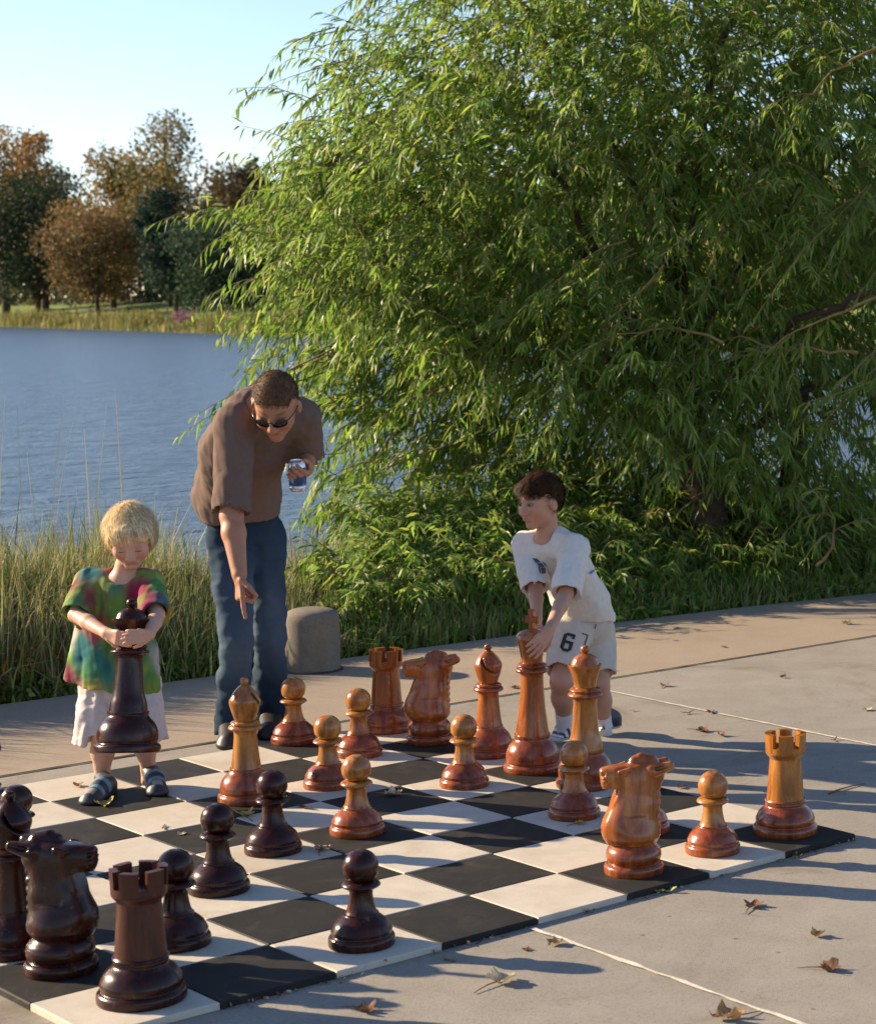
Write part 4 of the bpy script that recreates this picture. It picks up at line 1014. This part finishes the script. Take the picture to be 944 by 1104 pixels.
    S.rc(shR+(elR-shR)*.5, elR, .056, .052, .004, mode='sub'); S.rc(shL+(elL-shL)*.4, elL, .056, .054, .004, mode='sub')
    S.plane(T(262, 560, 8.2), -ZZ+HR*.02+HF*.1)
    l, ff, uu = ax; S.ell(nb+ZZ*.03-HF*.045, (.066, .07, .075), (l, HF, ZZ), .012, 'sub')
    S.disp(lambda P: .008*wav(P*np.array([1, 1, .45]), 8, 52)+.0045*wav(P*np.array([1, 1, .6]), 9, 110), .03)
    o, V, F = garment('t_shirt', S, root, (.15, .103, .082))
    # belt pouch seen as a dark fold under the shirt edge is part of the jeans
    S = SDF(*bounds(.22, anR, anL, knR, knL, pel, hpL, hpR), .0055)
    S.chain([(T(260, 530, 8.21), .120), (pel, .124)], .03, axis=sh, sq=1.22)
    for hp, kn, an in ((hpR, knR, anR), (hpL, knL, anL)):
        S.chain([(hp, .094), ((hp+kn)/2, .078), (kn, .066)], .03); S.chain([(kn, .066), ((kn+an)/2, .063), (an-ZZ*.06, .066)], .02)
    S.plane(np.array([0, 0, PAVE+.022]), -ZZ); S.rc(anR-ZZ*.06, anR+ZZ*.02, .052, .05, .004, mode='sub'); S.rc(anL-ZZ*.06, anL+ZZ*.02, .052, .05, .004, mode='sub')
    S.disp(lambda P: .009*wav(P*np.array([1, 1, 1.0]), 18, 50)+.005*wav(P*np.array([.7, .7, 1.5]), 19, 100), .03)
    def jt(V):
        fade = np.clip(wav(V, 31, 14)*.6+.5, 0, 1)[:, None]*np.clip(np.exp(-((V[:, 2]-.45)/.28)**2), 0, 1)[:, None]
        return np.array([.014, .030, .055])*(1-fade)+np.array([.10, .145, .19])*fade
    garment('jeans', S, root, fn=jt)
    for an in (anR, anL):
        d = nrm(-HF*.9+HR*.25); shoe(root, 'shoe', an*[1, 1, 0]-d*.075, an*[1, 1, 0]+d*.20, 1.15, M_LEATHER, lambda a, b, z, V: np.where((z < .018)[:, None], (.02, .02, .02), (.035, .025, .02)), None, PAVE)
    localise(root)
    # the can in his left hand is a thing of its own
    can = empty('drink_can', tuple(can_c-ZZ*.061)); tag(can, 'small blue and silver drink can in the left hand of the man', 'can')
    mM = simple('can_metal', (.62, .64, .66), .3, .1, 20, .5, metal=.8); mC, nt, bs = mat('can_print'); v = coords(nt, 'Object'); nn = noise(nt, v, 26, 3)
    nt.links.new(ramp(nt, nn, [(.42, (.015, .05, .14)), (.52, (.03, .11, .22)), (.62, (.30, .36, .42))]), bs.inputs['Base Color']); bs.inputs['Roughness'].default_value = .35
    mb = MB(); mb.lathe([(.024, 0), (.027, .003), (.0325, .012), (.033, .028)], 32); mb.build('can_base', mM, can)
    mb = MB(); mb.lathe([(.033, .028), (.0332, .05), (.0332, .08), (.033, .098)], 32); mb.build('can_side', mC, can)
    mb = MB(); mb.lathe([(.033, .098), (.031, .110), (.027, .1175), (.028, .122), (.0255, .1225), (.0245, .118), (.001, .118)], 32); auto_sharp(mb.build('can_top', mM, can))
    can.rotation_euler = (.12, -.1, 0)
build_man()

# ---------------- girl
def build_girl():
    g0 = ground(136, 856, 0.0); root = empty('person', tuple(g0)); tag(root, 'small blond child in tie-dye tunic carrying a dark queen', 'person')
    T = at
    pel, chs, upc, nb = T(127, 728, 7.27), T(128, 668, 7.20), T(130, 636, 7.18), T(134, 619, 7.17)
    shL_, shR_ = T(97, 628, 7.19), T(160, 629, 7.20)       # image left, image right
    elL, wrL = T(82, 663, 7.06), T(115, 683, 6.915)
    elR, wrR = T(169, 663, 7.05), T(161, 684, 6.92)
    hc = T(140.5, 578, 7.11); f = nrm(-HF*.80+HR*.26-ZZ*.52); u = nrm(ZZ*.85-HF*.48+HR*.10); s = .92
    hp = [T(113, 738, 7.27), T(146, 738, 7.27)]; kn = [T(111, 792, 7.20), T(154, 789, 7.22)]; an = [T(110, 838, 7.24), T(160, 829, 7.30)]
    S = SDF(*bounds(.15, an[0], an[1], kn[0], kn[1], elL, elR, wrL, wrR, hc, T(136, 691, 6.86)), .0038)
    S.chain([(pel, .075), (chs, .072), (upc, .062)], .03, axis=HR, sq=1.25)
    S.rc(shL_, upc, .032, .05, .03); S.rc(shR_, upc, .032, .05, .03)
    for a, b, c in ((shL_, elL, wrL), (shR_, elR, wrR)): S.chain([(a, .033), (b, .026), (b*.6+c*.4, .026), (c, .018)], .012)
    for a, b, c in zip(hp, kn, an): S.chain([(a, .055), (b, .037), (b*.6+c*.4, .038), (c, .024)], .02); S.rc(c, c-ZZ*.04-HF*.02, .024, .02, .015)
    g, ax = head(S, hc, f, u, s, nb, .036, .92)
    qc = T(140, 690, 6.96)                                   # crown of the queen
    hand(S, wrL, T(136, 691, 6.862)-wrL, HF+HR*.1, -1, .118, (.30, .36, .4, .42), .0063, .1, (.6, .35), .018)
    hand(S, wrR, T(151, 686, 6.872)-wrR, HF-HR*.1, 1, .118, (.34, .38, .4, .42), .0063, .1, (.6, .35), .018)
    V, F = S.mesh(); V = relax(V, F, 1, .35)
    np_mesh('body', V, [F], M_SKIN, root, True, face_tint(V, hc, ax, s, np.array([.56, .31, .21]), (.46, .27, .17), (.45, .17, .14), .2, .12))
    for k in (-1, 1):                                        # lowered lids with lashes
        mb = MB(); mb.tube([g(.031*k+a_, .0935-8*a_*a_, -.0035+6*a_*a_) for a_ in np.linspace(-.013, .013, 7)], np.array([.0004, .001, .0013, .0014, .0013, .001, .0004]), 5); mb.build('eyelash', M_HAIR, root, True, None, np.tile((.10, .055, .03), (mb.n, 1)))
    S = SDF(hc-.17, hc+.17, .0036); l, f_, u_ = ax
    S.ell(g(0, -.016, .026), (.087*s, .106*s, .100*s), ax, .01); S.ell(g(0, -.035, -.01), (.088*s, .080*s, .078*s), ax, .03)
    S.ell(g(.01, .066, .072), (.060*s, .030*s, .030*s), ax, .03)                   # fringe
    S.ell(g(0, .124, -.050), (.070*s, .100*s, .104*s), ax, .012, 'sub'); S.plane(g(0, 0, -.066), f_*.25-u_, .02)
    S.disp(lambda P: .0045*wav(P, 15, 70)+.0012*wav(P*np.array([1, 1, .4]), 16, 300), .03)
    Vh, Fh = S.mesh(); Vh = relax(Vh, Fh, 1, .3); crown = g(0, -.05, .10)
    hair_obj(root, Vh, Fh, g(0, 0, 0), lambda P: unit(P-crown)*1.0+np.array([0, 0, -.5])+HR*.25, 4600, .034, .0011, .0035, [(.66, .47, .24), (.80, .62, .36), (.54, .36, .17), (.86, .72, .48)], 6, lambda P: ~((((P-hc)@f_) > .04) & (((P-hc)@u_) < .066)), .008)
    # tunic
    S = SDF(*bounds(.17, pel, elL, elR, shL_, shR_, nb, T(76, 738, 7.27), T(166, 742, 7.24)), .005)
    hemc = T(124, 738, 7.25)
    S.chain([(upc, .076), (chs, .092), (pel, .104), (hemc-ZZ*.06, .114)], .03, axis=HR, sq=1.26)
    S.rc(T(97, 668, 7.23), T(79, 738, 7.27), .035, .036, .06); S.rc(T(160, 705, 7.24), T(161, 742, 7.24), .022, .026, .05)
    S.rc(shL_, upc, .05, .062, .03); S.rc(shR_, upc, .05, .062, .03)
    for a, b in ((shL_, elL), (shR_, elR)):
        e = a+(b-a)*.88; S.rc(a, e+(b-a)*.25, .050, .056, .025); S.rc(e+nrm(b-a)*.068, b+nrm(b-a)*.2, .068, .068, 0, mode='sub'); S.rc(a+(b-a)*.5, b, .038, .036, .004, mode='sub')
    S.plane(hemc-ZZ*.01, -ZZ+HR*-.12); S.ell(nb+ZZ*.022-HF*.045, (.062, .062, .05), (HR, HF, ZZ), .012, 'sub')
    S.disp(lambda P: .006*wav(P*np.array([1.4, 1.4, .35]), 28, 70)+.003*wav(P, 29, 130), .03)
    def tie(V):
        r = np.random.default_rng(3); pal = np.array([(.08, .30, .06), (.22, .42, .07), (.32, .03, .10), (.16, .03, .22), (.62, .50, .10), (.04, .20, .22), (.50, .10, .08), (.55, .56, .50), (.10, .34, .10), (.30, .45, .10), (.05, .22, .16), (.36, .06, .18)])
        Q = V+.03*np.stack([wav(V, 41, 30), wav(V, 42, 30), wav(V, 43, 30)], -1); lo = V.min(0); hi = V.max(0); sites = r.uniform(lo, hi, (170, 3)); ci = r.integers(0, len(pal), 170)
        pal = pal*np.array([.72, .66, .66]); ci = np.where(r.random(170) < .22, r.choice([0, 1, 8, 9, 10], 170), ci); d = np.stack([np.linalg.norm((Q-s_)*np.array([1, 1, .8]), axis=1) for s_ in sites], 1); w = np.exp(-(d/.009)); w /= w.sum(1, keepdims=True)
        c = w@pal[ci]; st = .5+.5*wav(V*np.array([1, 1, .5]), 44, 150)[:, None]; return np.clip(c*(.75+.5*st), .01, 1)
    garment('tunic', S, root, fn=tie)
    # pale frilled trousers to below the knee
    S = SDF(*bounds(.2, an[0], an[1], hp[0], hp[1], pel), .005)
    for k, (a, b) in enumerate(zip(hp, kn)):
        bt = T(103, 795, 7.22) if k == 0 else T(157, 793, 7.22); S.chain([(a, .075), ((a+bt)/2, .074), (bt-ZZ*.03, .080)], .03)
    S.rc(hp[0], hp[1], .09, .09, .02); S.plane(T(134, 800, 7.2), -ZZ+HR*.04, .0)
    for b, c in zip(kn, an): S.rc(b-ZZ*.04, b*.4+c*.6, .06, .06, .01, mode='sub')
    S.disp(lambda P: .008*wav(P*np.array([1.5, 1.5, .2]), 48, 80)+.004*wav(P*np.array([1, 1, 1.4]), 49, 130), .03)
    garment('trousers', S, root, (.62, .52, .47))
    for k, c in enumerate(an):
        gp = ground(*((107, 862) if k == 0 else (168, 853))); d = nrm(-HF*.95+HR*(-.08 if k == 0 else .45)); 
        def st(a, b, z, V):
            t = np.tile((.045, .05, .06), (len(V), 1)).astype(float); t[z < .016] = (.035, .03, .028)
            t[(z > .03) & (((a > .33) & (a < .46)) | ((a > .60) & (a < .72)))] = (.16, .30, .36); t[(a > .76) & (a < .97) & (np.abs(b) < .55) & (z > .018)] = (.36, .31, .25); return t
        shoe(root, 'sandal', gp-d*.075, gp+d*.085, .80, M_LEATHER, st, c+ZZ*.0, 0.0)
    localise(root)
build_girl()

# ---------------- boy
def build_boy():
    g0 = ground(628, 798, 0.0); root = empty('person', tuple(g0)); tag(root, 'brown haired boy in white t-shirt and shorts leaning on the light king', 'person')
    T = at
    pel, wst, chs, upc, nb = T(630, 672, 8.26), T(626, 648, 8.20), T(608, 612, 8.08), T(595, 588, 8.00), T(590, 577, 7.98)
    shR, shL = T(567, 588, 8.05), T(619, 591, 7.93)           # his right is at the image left
    elR, wrR = T(577, 634, 7.93), T(579, 668, 7.80); elL, wrL = T(610, 640, 7.77), T(592, 679, 7.555)
    hp = [T(615, 682, 8.18), T(641, 682, 8.33)]; kn = [T(605, 735, 8.06), T(645, 738, 8.25)]; an = [T(609, 781, 8.17), T(651, 785, 8.36)]
    hc = T(582, 540, 7.93); f = nrm(-HR*.64-HF*.74-ZZ*.18); u = nrm(ZZ*.95-HR*.14-HF*.12); s = .92
    S = SDF(*bounds(.15, an[0], an[1], kn[0], kn[1], shR, shL, elL, elR, wrL, wrR, hc), .0038)
    sh = nrm(shL-shR)
    S.chain([(pel, .082), (wst, .078), (chs, .080), (upc, .068)], .03, axis=sh, sq=1.25)
    S.rc(shR, upc, .035, .052, .03); S.rc(shL, upc, .035, .052, .03)
    for a, b, c in ((shR, elR, wrR), (shL, elL, wrL)): S.chain([(a, .036), (b, .0275), (b*.65+c*.35, .0275), (c, .019)], .012)
    for a, b, c in zip(hp, kn, an): S.chain([(a, .064), (b, .043), (b*.62+c*.38, .044), (c, .027)], .02); S.rc(c, c-ZZ*.04-HF*.012-HR*.01, .027, .024, .015)
    g, ax = head(S, hc, f, u, s, nb, .040, .95)
    kc = T(577, 690, 7.66)
    hand(S, wrL, T(578, 698, 7.487)-wrL, HF-HR*.35, 1, .138, (.16, .22, .26, .30), .0068, .16, (.6, .5), .019)
    hand(S, wrR, T(573, 684, 7.70)-wrR, HR*.5-HF*.8, -1, .120, (.35, .4, .42, .45), .0066, .12, (.6, .5), .019)
    V, F = S.mesh(); V = relax(V, F, 1, .35)
    np_mesh('body', V, [F], M_SKIN, root, True, face_tint(V, hc, ax, s, np.array([.50, .255, .16]), (.10, .055, .035), (.42, .14, .11), .15))
    eyes(root, g, ax, s, (.05, .03, .02), .0098, .0785)
    S = SDF(hc-.17, hc+.17, .0036); l, f_, u_ = ax
    S.ell(g(0, -.014, .027), (.081*s, .101*s, .098*s), ax, .01); S.ell(g(0, .062, .072), (.05*s, .032*s, .026*s), ax, .03)
    S.plane(g(0, .012, -.002), f_*.60-u_*.80, .012); S.plane(g(0, 0, -.062), -u_, .01)
    for k in (-1, 1): S.ell(g(.085*k, .03, -.012), (.03*s, .045*s, .05*s), ax, .01, 'sub')
    S.disp(lambda P: .0055*wav(P, 55, 90)+.0022*wav(P, 56, 240), .03)
    Vh, Fh = S.mesh(); Vh = relax(Vh, Fh, 1, .3)
    hair_obj(root, Vh, Fh, g(0, 0, 0), lambda P: np.tile(f_*.9-u_*.25, (len(P), 1)), 3600, .026, .0011, .0035, [(.045, .020, .009), (.070, .032, .013), (.10, .048, .02), (.03, .014, .008)], 7)
    # t-shirt
    S = SDF(*bounds(.19, pel, shR, shL, elL, elR, nb), .0048)
    S.chain([(T(631, 664, 8.25), .100), (wst, .096), (chs, .090), (upc, .075)], .03, axis=sh, sq=1.25)
    S.rc(shR, upc, .056, .066, .03); S.rc(shL, upc, .056, .066, .03)
    for a, b in ((shR, elR), (shL, elL)):
        e = a+(b-a)*.92; S.rc(a, e+(b-a)*.25, .055, .062, .025); S.rc(e+nrm(b-a)*.078, b+nrm(b-a)*.25, .078, .08, 0, mode='sub'); S.rc(a+(b-a)*.5, b+(b-a)*.1, .040, .038, .004, mode='sub')
    S.plane(T(622, 668, 8.2), -ZZ-HR*.05); S.ell(nb+ZZ*.016-HF*.045-HR*.028, (.058, .058, .05), (HR, HF, ZZ), .012, 'sub')
    S.disp(lambda P: .006*wav(P*np.array([1, 1, .55]), 58, 75)+.0035*wav(P*np.array([1, 1, .6]), 59, 150), .03)
    shirt, Vs, Fs = garment('t_shirt', S, root, (.70, .63, .55))
    # shorts
    S = SDF(*bounds(.19, kn[0], kn[1], hp[0], hp[1], pel), .0045)
    S.rc(T(630, 660, 8.25), pel, .095, .098, .02, sh, 1.2)
    for a, b in zip(hp, kn): S.chain([(a, .086), (b+(a-b)*.1, .075)], .03)
    for a, b in zip(hp, kn):
        d = nrm(b-a); e = a+(b-a)*.66; S.rc(e+d*.101, b+d*.25, .10, .10, 0, mode='sub'); S.rc(a+(b-a)*.45, b, .058, .054, .004, mode='sub')
    S.disp(lambda P: .005*wav(P*np.array([1, 1, .7]), 68, 90), .03)
    shorts, Vp, Fp = garment('shorts', S, root, (.56, .49, .41))
    # the number 6, the side trim and the chest print lie on the cloth
    def project(name, obj, Vo, Fo, outline, cx, cy, sx, rot, col, hole=None, eps=.0045):
        bv = BVHTree.FromPolygons([Vector(v) for v in Vo], [tuple(int(i) for i in f_) for f_ in Fo])
        import bmesh
        P = []
        bm = bmesh.new()
        if isinstance(outline, str):
            cu = bpy.data.curves.new('t', 'FONT'); cu.body = outline; cu.align_x = 'CENTER'; cu.align_y = 'CENTER'; cu.offset = .035; ob = bpy.data.objects.new('t', cu); COL.objects.link(ob)
            dg = bpy.context.evaluated_depsgraph_get(); me = bpy.data.meshes.new_from_object(ob.evaluated_get(dg)); bm.from_mesh(me); bpy.data.objects.remove(ob)
        else:
            for poly in outline: bm.faces.new([bm.verts.new((x, y, 0)) for x, y in poly])
        bmesh.ops.triangulate(bm, faces=bm.faces[:]); bmesh.ops.subdivide_edges(bm, edges=bm.edges[:], cuts=5, use_grid_fill=True)
        ok = True
        for v in bm.verts:
            x, y = v.co.x*sx, v.co.y*sx; X = cx+x*math.cos(rot)-y*math.sin(rot); Yp = cy-(x*math.sin(rot)+y*math.cos(rot))
            d = Vector(nrm(ray(X, Yp))); hit, nr, _, _ = bv.ray_cast(Vector(CAM), d)
            if hit is None: hit, nr, _, _ = bv.find_nearest(Vector(at(X, Yp, 8.0)))
            v.co = hit+nr*eps*(1 if nr.dot(d) < 0 else -1)
        me = bpy.data.meshes.new(name); bm.to_mesh(me); bm.free(); me.materials.append(simple(name+'_ink', col, .8, .1, 40)); o = bpy.data.objects.new(name, me); COL.objects.link(o); o.parent = obj
        return o
    bar = lambda x0, y0, x1, y1: [(x0, y0), (x1, y0), (x1, y1), (x0, y1)]
    project('number', shorts, Vp, Fp, [bar(-.5, -.6, -.2, .6), bar(-.2, .6, .5, .85), bar(-.2, -.1, .2, .15), bar(.2, -.6, .5, .15), bar(-.2, -.85, .2, -.6), [(-.5, .6), (-.2, .6), (-.2, .85)], [(-.5, -.6), (-.2, -.85), (-.2, -.6)], [(.2, -.85), (.5, -.6), (.2, -.6)], bar(.28, .42, .5, .6)], 611.5, 693, 12, R_(-16), (.02, .022, .028))
    bar = lambda x0, y0, x1, y1: [(x0, y0), (x1, y0), (x1, y1), (x0, y1)]
    project('trim', shorts, Vp, Fp, [bar(-.3, .45, .5, .58), bar(.38, -2.2, .5, .45), bar(1.1, 1.6, 1.22, 2.3)], 628, 688, 8, R_(-16), (.03, .03, .035))
    project('chest_print', shirt, Vs, Fs, [[(-.55, .6), (-.2, .62), (.1, .3), (-.25, .25)], [(-.2, .2), (.15, .25), (.4, -.1), (.05, -.1)], [(.05, -.15), (.42, -.15), (.45, -.55), (.2, -.6)], [(-.1, .0), (.0, -.05), (.12, -.6), (.0, -.5)], [(.2, .45), (.35, .4), (.55, .05), (.45, .0)]], 581, 611, 14, 0, (.09, .085, .09))
    project('sleeve_mark', shirt, Vs, Fs, [[(-.5, -.1), (-.1, .2), (.5, .5), (.3, .1), (-.1, -.25)]], 637, 617, 7, 0, (.10, .18, .45))
    for k, (kk, c) in enumerate(zip(kn, an)):
        # socks
        S = SDF(c-.09, c+np.array([.09, .09, .12]), .0035); b = c+(kk-c)*.30; S.rc(c-ZZ*.03, b, .034, .036, .01); S.plane(b, kk-c); S.disp(lambda P: .001*wav(P*np.array([.3, .3, 2]), 70, 160), .02)
        garment('sock', S, root, (.66, .62, .60))
        gp = c*[1, 1, 0]; d = nrm(-HF*.62-HR*.55)
        def st(a, b_, z, V):
            t = np.tile((.022, .028, .05), (len(V), 1)).astype(float); t[z < .014] = (.55, .53, .5)
            for q_ in (.30, .46, .62): t[(np.abs(a-q_-(z-.04)*2.5) < .045) & (z > .016) & (z < .062)] = (.68, .68, .68)
            return t
        shoe(root, 'sneaker', gp-d*.055, gp+d*.125, .92, M_LEATHER, st, gp+ZZ*.075, 0.0)
    localise(root)
build_boy()

# ------------------------------------------------------------------ bollard
g = ground(337, 722, PAVE); mb = MB()
rt = empty('bollard', (g[0], g[1], PAVE)); tag(rt, 'short round concrete bollard at the edge of the reeds', 'bollard')
mb.lathe(smooth_prof([(.132, -.05), (.132, .10), (.131, .22), (.128, .262), (.112, .288), (.07, .302), (.001, .305)], 4), 40); mb.build('post', M_BOLL, rt)
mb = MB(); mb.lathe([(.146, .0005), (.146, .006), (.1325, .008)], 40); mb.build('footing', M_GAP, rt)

# ------------------------------------------------------------------ fallen leaves
def dry_leaf(seed, size, stem, cols, lobed=True):
    r = np.random.default_rng(seed); n = 26; th = np.linspace(0, 2*math.pi, n, endpoint=False)
    rad = (.62+.38*np.abs(np.cos(2.5*th))**.8 if lobed else .55+.25*np.abs(np.cos(th)))*(1+r.normal(0, .08, n))
    x = rad*np.cos(th)*size*.5*(1 if lobed else 1.6); y = rad*np.sin(th)*size*.5*(.9 if lobed else .5)
    cu = r.uniform(.25, .75)
    def zf(x, y): return size*cu*(.9*(y/size)**2*3+.5*(x/size)**2*1.5+.12*np.sin(9*x/size+seed)*np.cos(8*y/size))+.003
    V = [(0, 0, .004)]; F3 = []; F4 = []
    for k, fr in enumerate((.4, .75, 1.0)):
        V += list(np.stack([x*fr, y*fr, zf(x*fr, y*fr)+r.normal(0, .03*size*fr, n)], -1))
    V = np.array(V); V[:, 2] -= V[:, 2].min()-.0015
    for i in range(n): F3.append((0, 1+i, 1+(i+1) % n))
    for k in range(2):
        for i in range(n): a = 1+k*n; F4.append((a+i, a+n+i, a+n+(i+1) % n, a+(i+1) % n))
    mb = MB(); mb.add(V, F3, F4); t = np.tile(cols, (len(V), 1))*(1+r.normal(0, .18, (len(V), 1)))
    if stem:
        k0 = mb.n; a = r.uniform(2.6, 3.6); p = bez(np.array([0, 0, .006]), np.array([math.cos(a), math.sin(a), .25])*size*.5, np.array([math.cos(a+.3)*size*1.25, math.sin(a+.3)*size*1.25, .003]), 7)
        mb.tube(p, np.linspace(.0022, .0012, 7), 5); t = np.vstack([t, np.tile((.16, .09, .05), (mb.n-k0, 1))])
    return mb, np.clip(t, .01, 1)
TAN, BRN, YEL, PALE, GRN = (.36, .22, .11), (.17, .09, .05), (.50, .36, .10), (.52, .42, .27), (.34, .40, .12)
LV = [(542, 1060, .085, 1, PALE, 'large curled pale leaf with stalk, below the board edge'), (598, 1019, .05, 0, TAN, 'tan leaf beside the pale joint near the board corner'),
      (568, 1025, .03, 0, BRN, 'tiny dark leaf in the pawn shadow on the concrete'), (484, 1036, .04, 0, TAN, 'narrow tan leaf just off the board edge'),
      (812, 978, .065, 1, BRN, 'brown long stalked leaf below the near light knight and pawn'), (893, 1047, .07, 1, BRN, 'brown crumpled leaf near the lower right edge'),
      (881, 1010, .05, 0, TAN, 'thin faded leaf sliver on the right concrete slab'), (717, 963, .055, 0, GRN, 'yellow green leaf against the board edge by the front knight'),
      (784, 1100, .08, 1, TAN, 'tan leaf cut by the bottom edge of the picture'), (394, 1091, .06, 1, BRN, 'dark leaf with stalk in the rook shadow'),
      (424, 858, .065, 1, PALE, 'pale crumpled leaf on a black tile among the light pawns'), (328, 872, .06, 1, BRN, 'brown leaf on a white tile behind the dark pawn'),
      (264, 880, .075, 1, YEL, 'yellow leaf at the foot of the pale bishop'), (347, 917, .06, 1, TAN, 'tan stalked leaf at the corner of a white tile between pawns'),
      (112, 869, .075, 0, YEL, 'yellowish leaf under the sandal of the child'), (177, 893, .045, 0, TAN, 'small tan leaf on the white tile in front of the child'), (84, 848, .05, 1, TAN, 'tan leaf left of the sandals of the child'),
      (196, 900, .035, 0, PALE, 'small pale leaf on a black tile in front of the child'), (716, 740, .05, 1, TAN, 'tan leaf on the concrete right of the boy near the joint'),
      (741, 770, .05, 0, BRN, 'brown leaf lying right on the upper joint'), (766, 769, .045, 1, BRN, 'brown leaf just right of the one on the joint'),
      (757, 789, .065, 1, BRN, 'dark brown leaf at the edge of the long boy shadow'), (778, 794, .045, 0, BRN, 'small blackish leaf in the boy shadow'),
      (683, 767, .035, 0, YEL, 'small yellow leaf pair near the boy shadow'), (934, 766, .055, 0, PALE, 'upright curled pale leaf near the right edge'),
      (844, 731, .04, 0, BRN, 'small dark leaf alone on the upper right slab'), (912, 673, .06, 1, YEL, 'yellow leaf on the sandy strip at the right'),
      (650, 716, .06, 1, TAN, 'tan leaf on the sandy strip behind the boy'), (655, 723, .05, 0, TAN, 'flat tan leaf below another on the sandy strip'),
      (780, 698, .035, 0, BRN, 'tiny dark leaf in the middle of the sandy strip'), (555, 742, .05, 0, BRN, 'brown leaf on the strip between bishop and king'), (899, 799, .04, 0, TAN, 'tan leaf in the shade beyond the near light rook'),
      (625, 889, .04, 1, YEL, 'straw yellow leaf leaning on the foot of the pawn before the queen'), (735, 850, .04, 0, BRN, 'small brown leaf behind the pawn beside the front knight'), (413, 1040, .04, 0, TAN, 'crumbled tan leaf on the tile edge right of the forward dark pawn')]
for k, (x, y, s, st, c, lab) in enumerate(LV):
    mb, t = dry_leaf(100+k, s, st, c, k % 4 != 3)
    g = ground(x, y, 0.0); on = -8*SQ < g[0] < 0 and 0 < g[1] < 8*SQ
    if not on: g = ground(x, y, PAVE)
    o = mb.build('fallen_leaf', M_DRY, None, True, tuple(g), t); o.rotation_euler = (0, 0, rng.uniform(0, 6.28)); tag(o, lab, 'leaf', 'fallen leaves on the paving')
a = ground(893, 857, PAVE); b = ground(932, 846, PAVE); mb = MB(); mb.tube(bez(np.zeros(3)+[0, 0, .005], (b-a)/2+[0.01, .02, .006], b-a+[0, 0, .004], 7), np.linspace(.004, .002, 7), 5)
tag(mb.build('dry_twig', M_TWIG, None, True, tuple(a)), 'thin dry twig in the shade right of the near light rook', 'twig')
# crumbs of leaf litter caught along the board edge
n = 420; i_ = rng.uniform(0, 8, n); P = np.stack([-i_*SQ, -np.abs(rng.normal(0, .012, n))-.001, np.full(n, PAVE+.002)], -1)
keep = (np.sin(i_*3.1)+np.sin(i_*7.7) > -.2); P = P[keep]; n = len(P)
V, f3, f4 = leaves_mesh(P, unit(rng.normal(size=(n, 3))*[1, 1, .4]+[0, 0, .15]), unit(rng.normal(size=(n, 3))), rng.uniform(.005, .02, n), rng.uniform(.004, .012, n), 0)
V[:, 2] = np.maximum(V[:, 2], PAVE+.001)
tag(np_mesh('leaf_litter', V, [f3, f4], M_DRY, None, True, np.repeat(pick([TAN, BRN, PALE], n), 6, 0)), 'crumbled leaf litter caught along the near board edge', 'litter', kind='stuff')

# ------------------------------------------------------------------ light, sky, camera
SUN_AZ, SUN_EL = R_(120), R_(22.5)
sdir = Vector((math.cos(SUN_AZ)*math.cos(SUN_EL), math.sin(SUN_AZ)*math.cos(SUN_EL), math.sin(SUN_EL)))
sun = bpy.data.lights.new('sun', 'SUN'); sun.energy = 5.0; sun.angle = R_(.6); sun.color = (1.0, .80, .54)
so_ = bpy.data.objects.new('sun', sun); COL.objects.link(so_); so_.rotation_euler = (-sdir).to_track_quat('-Z', 'Y').to_euler(); so_.location = (-6, 10, 8)
w = bpy.data.worlds.new('World'); SC.world = w; w.use_nodes = True; nt = w.node_tree
sky = N(nt, 'ShaderNodeTexSky', sky_type='NISHITA'); sky.sun_disc = False; sky.sun_elevation = SUN_EL; sky.sun_rotation = R_(90)-SUN_AZ
sky.altitude = 200; sky.air_density = 1.0; sky.dust_density = .25; sky.ozone_density = 3.2
nt.links.new(mixc(nt, 1.0, sky.outputs[0], (1.08, .98, 1.0), 'MULTIPLY'), nt.nodes['Background'].inputs['Color']); nt.nodes['Background'].inputs['Strength'].default_value = .09

cam = bpy.data.cameras.new('camera'); co = bpy.data.objects.new('camera', cam); COL.objects.link(co)
cam.sensor_fit = 'HORIZONTAL'; cam.sensor_width = 36; cam.lens = FPX/PW*36; cam.shift_x = -SX/PW; cam.shift_y = SY/PW
cam.clip_start = .1; cam.clip_end = 6000
Mx = Matrix((( RT[0], UP[0], -FW[0], CAM[0]), (RT[1], UP[1], -FW[1], CAM[1]), (RT[2], UP[2], -FW[2], CAM[2]), (0, 0, 0, 1)))
co.matrix_world = Mx; SC.camera = co
cam.dof.use_dof = True; cam.dof.focus_distance = 7.6; cam.dof.aperture_fstop = 8
SC.view_settings.view_transform = 'Standard'; SC.view_settings.look = 'None'; SC.view_settings.exposure = 1.27; SC.view_settings.gamma = 1
SC.cycles.max_bounces = 6; SC.cycles.transparent_max_bounces = 8; SC.cycles.use_denoising = True
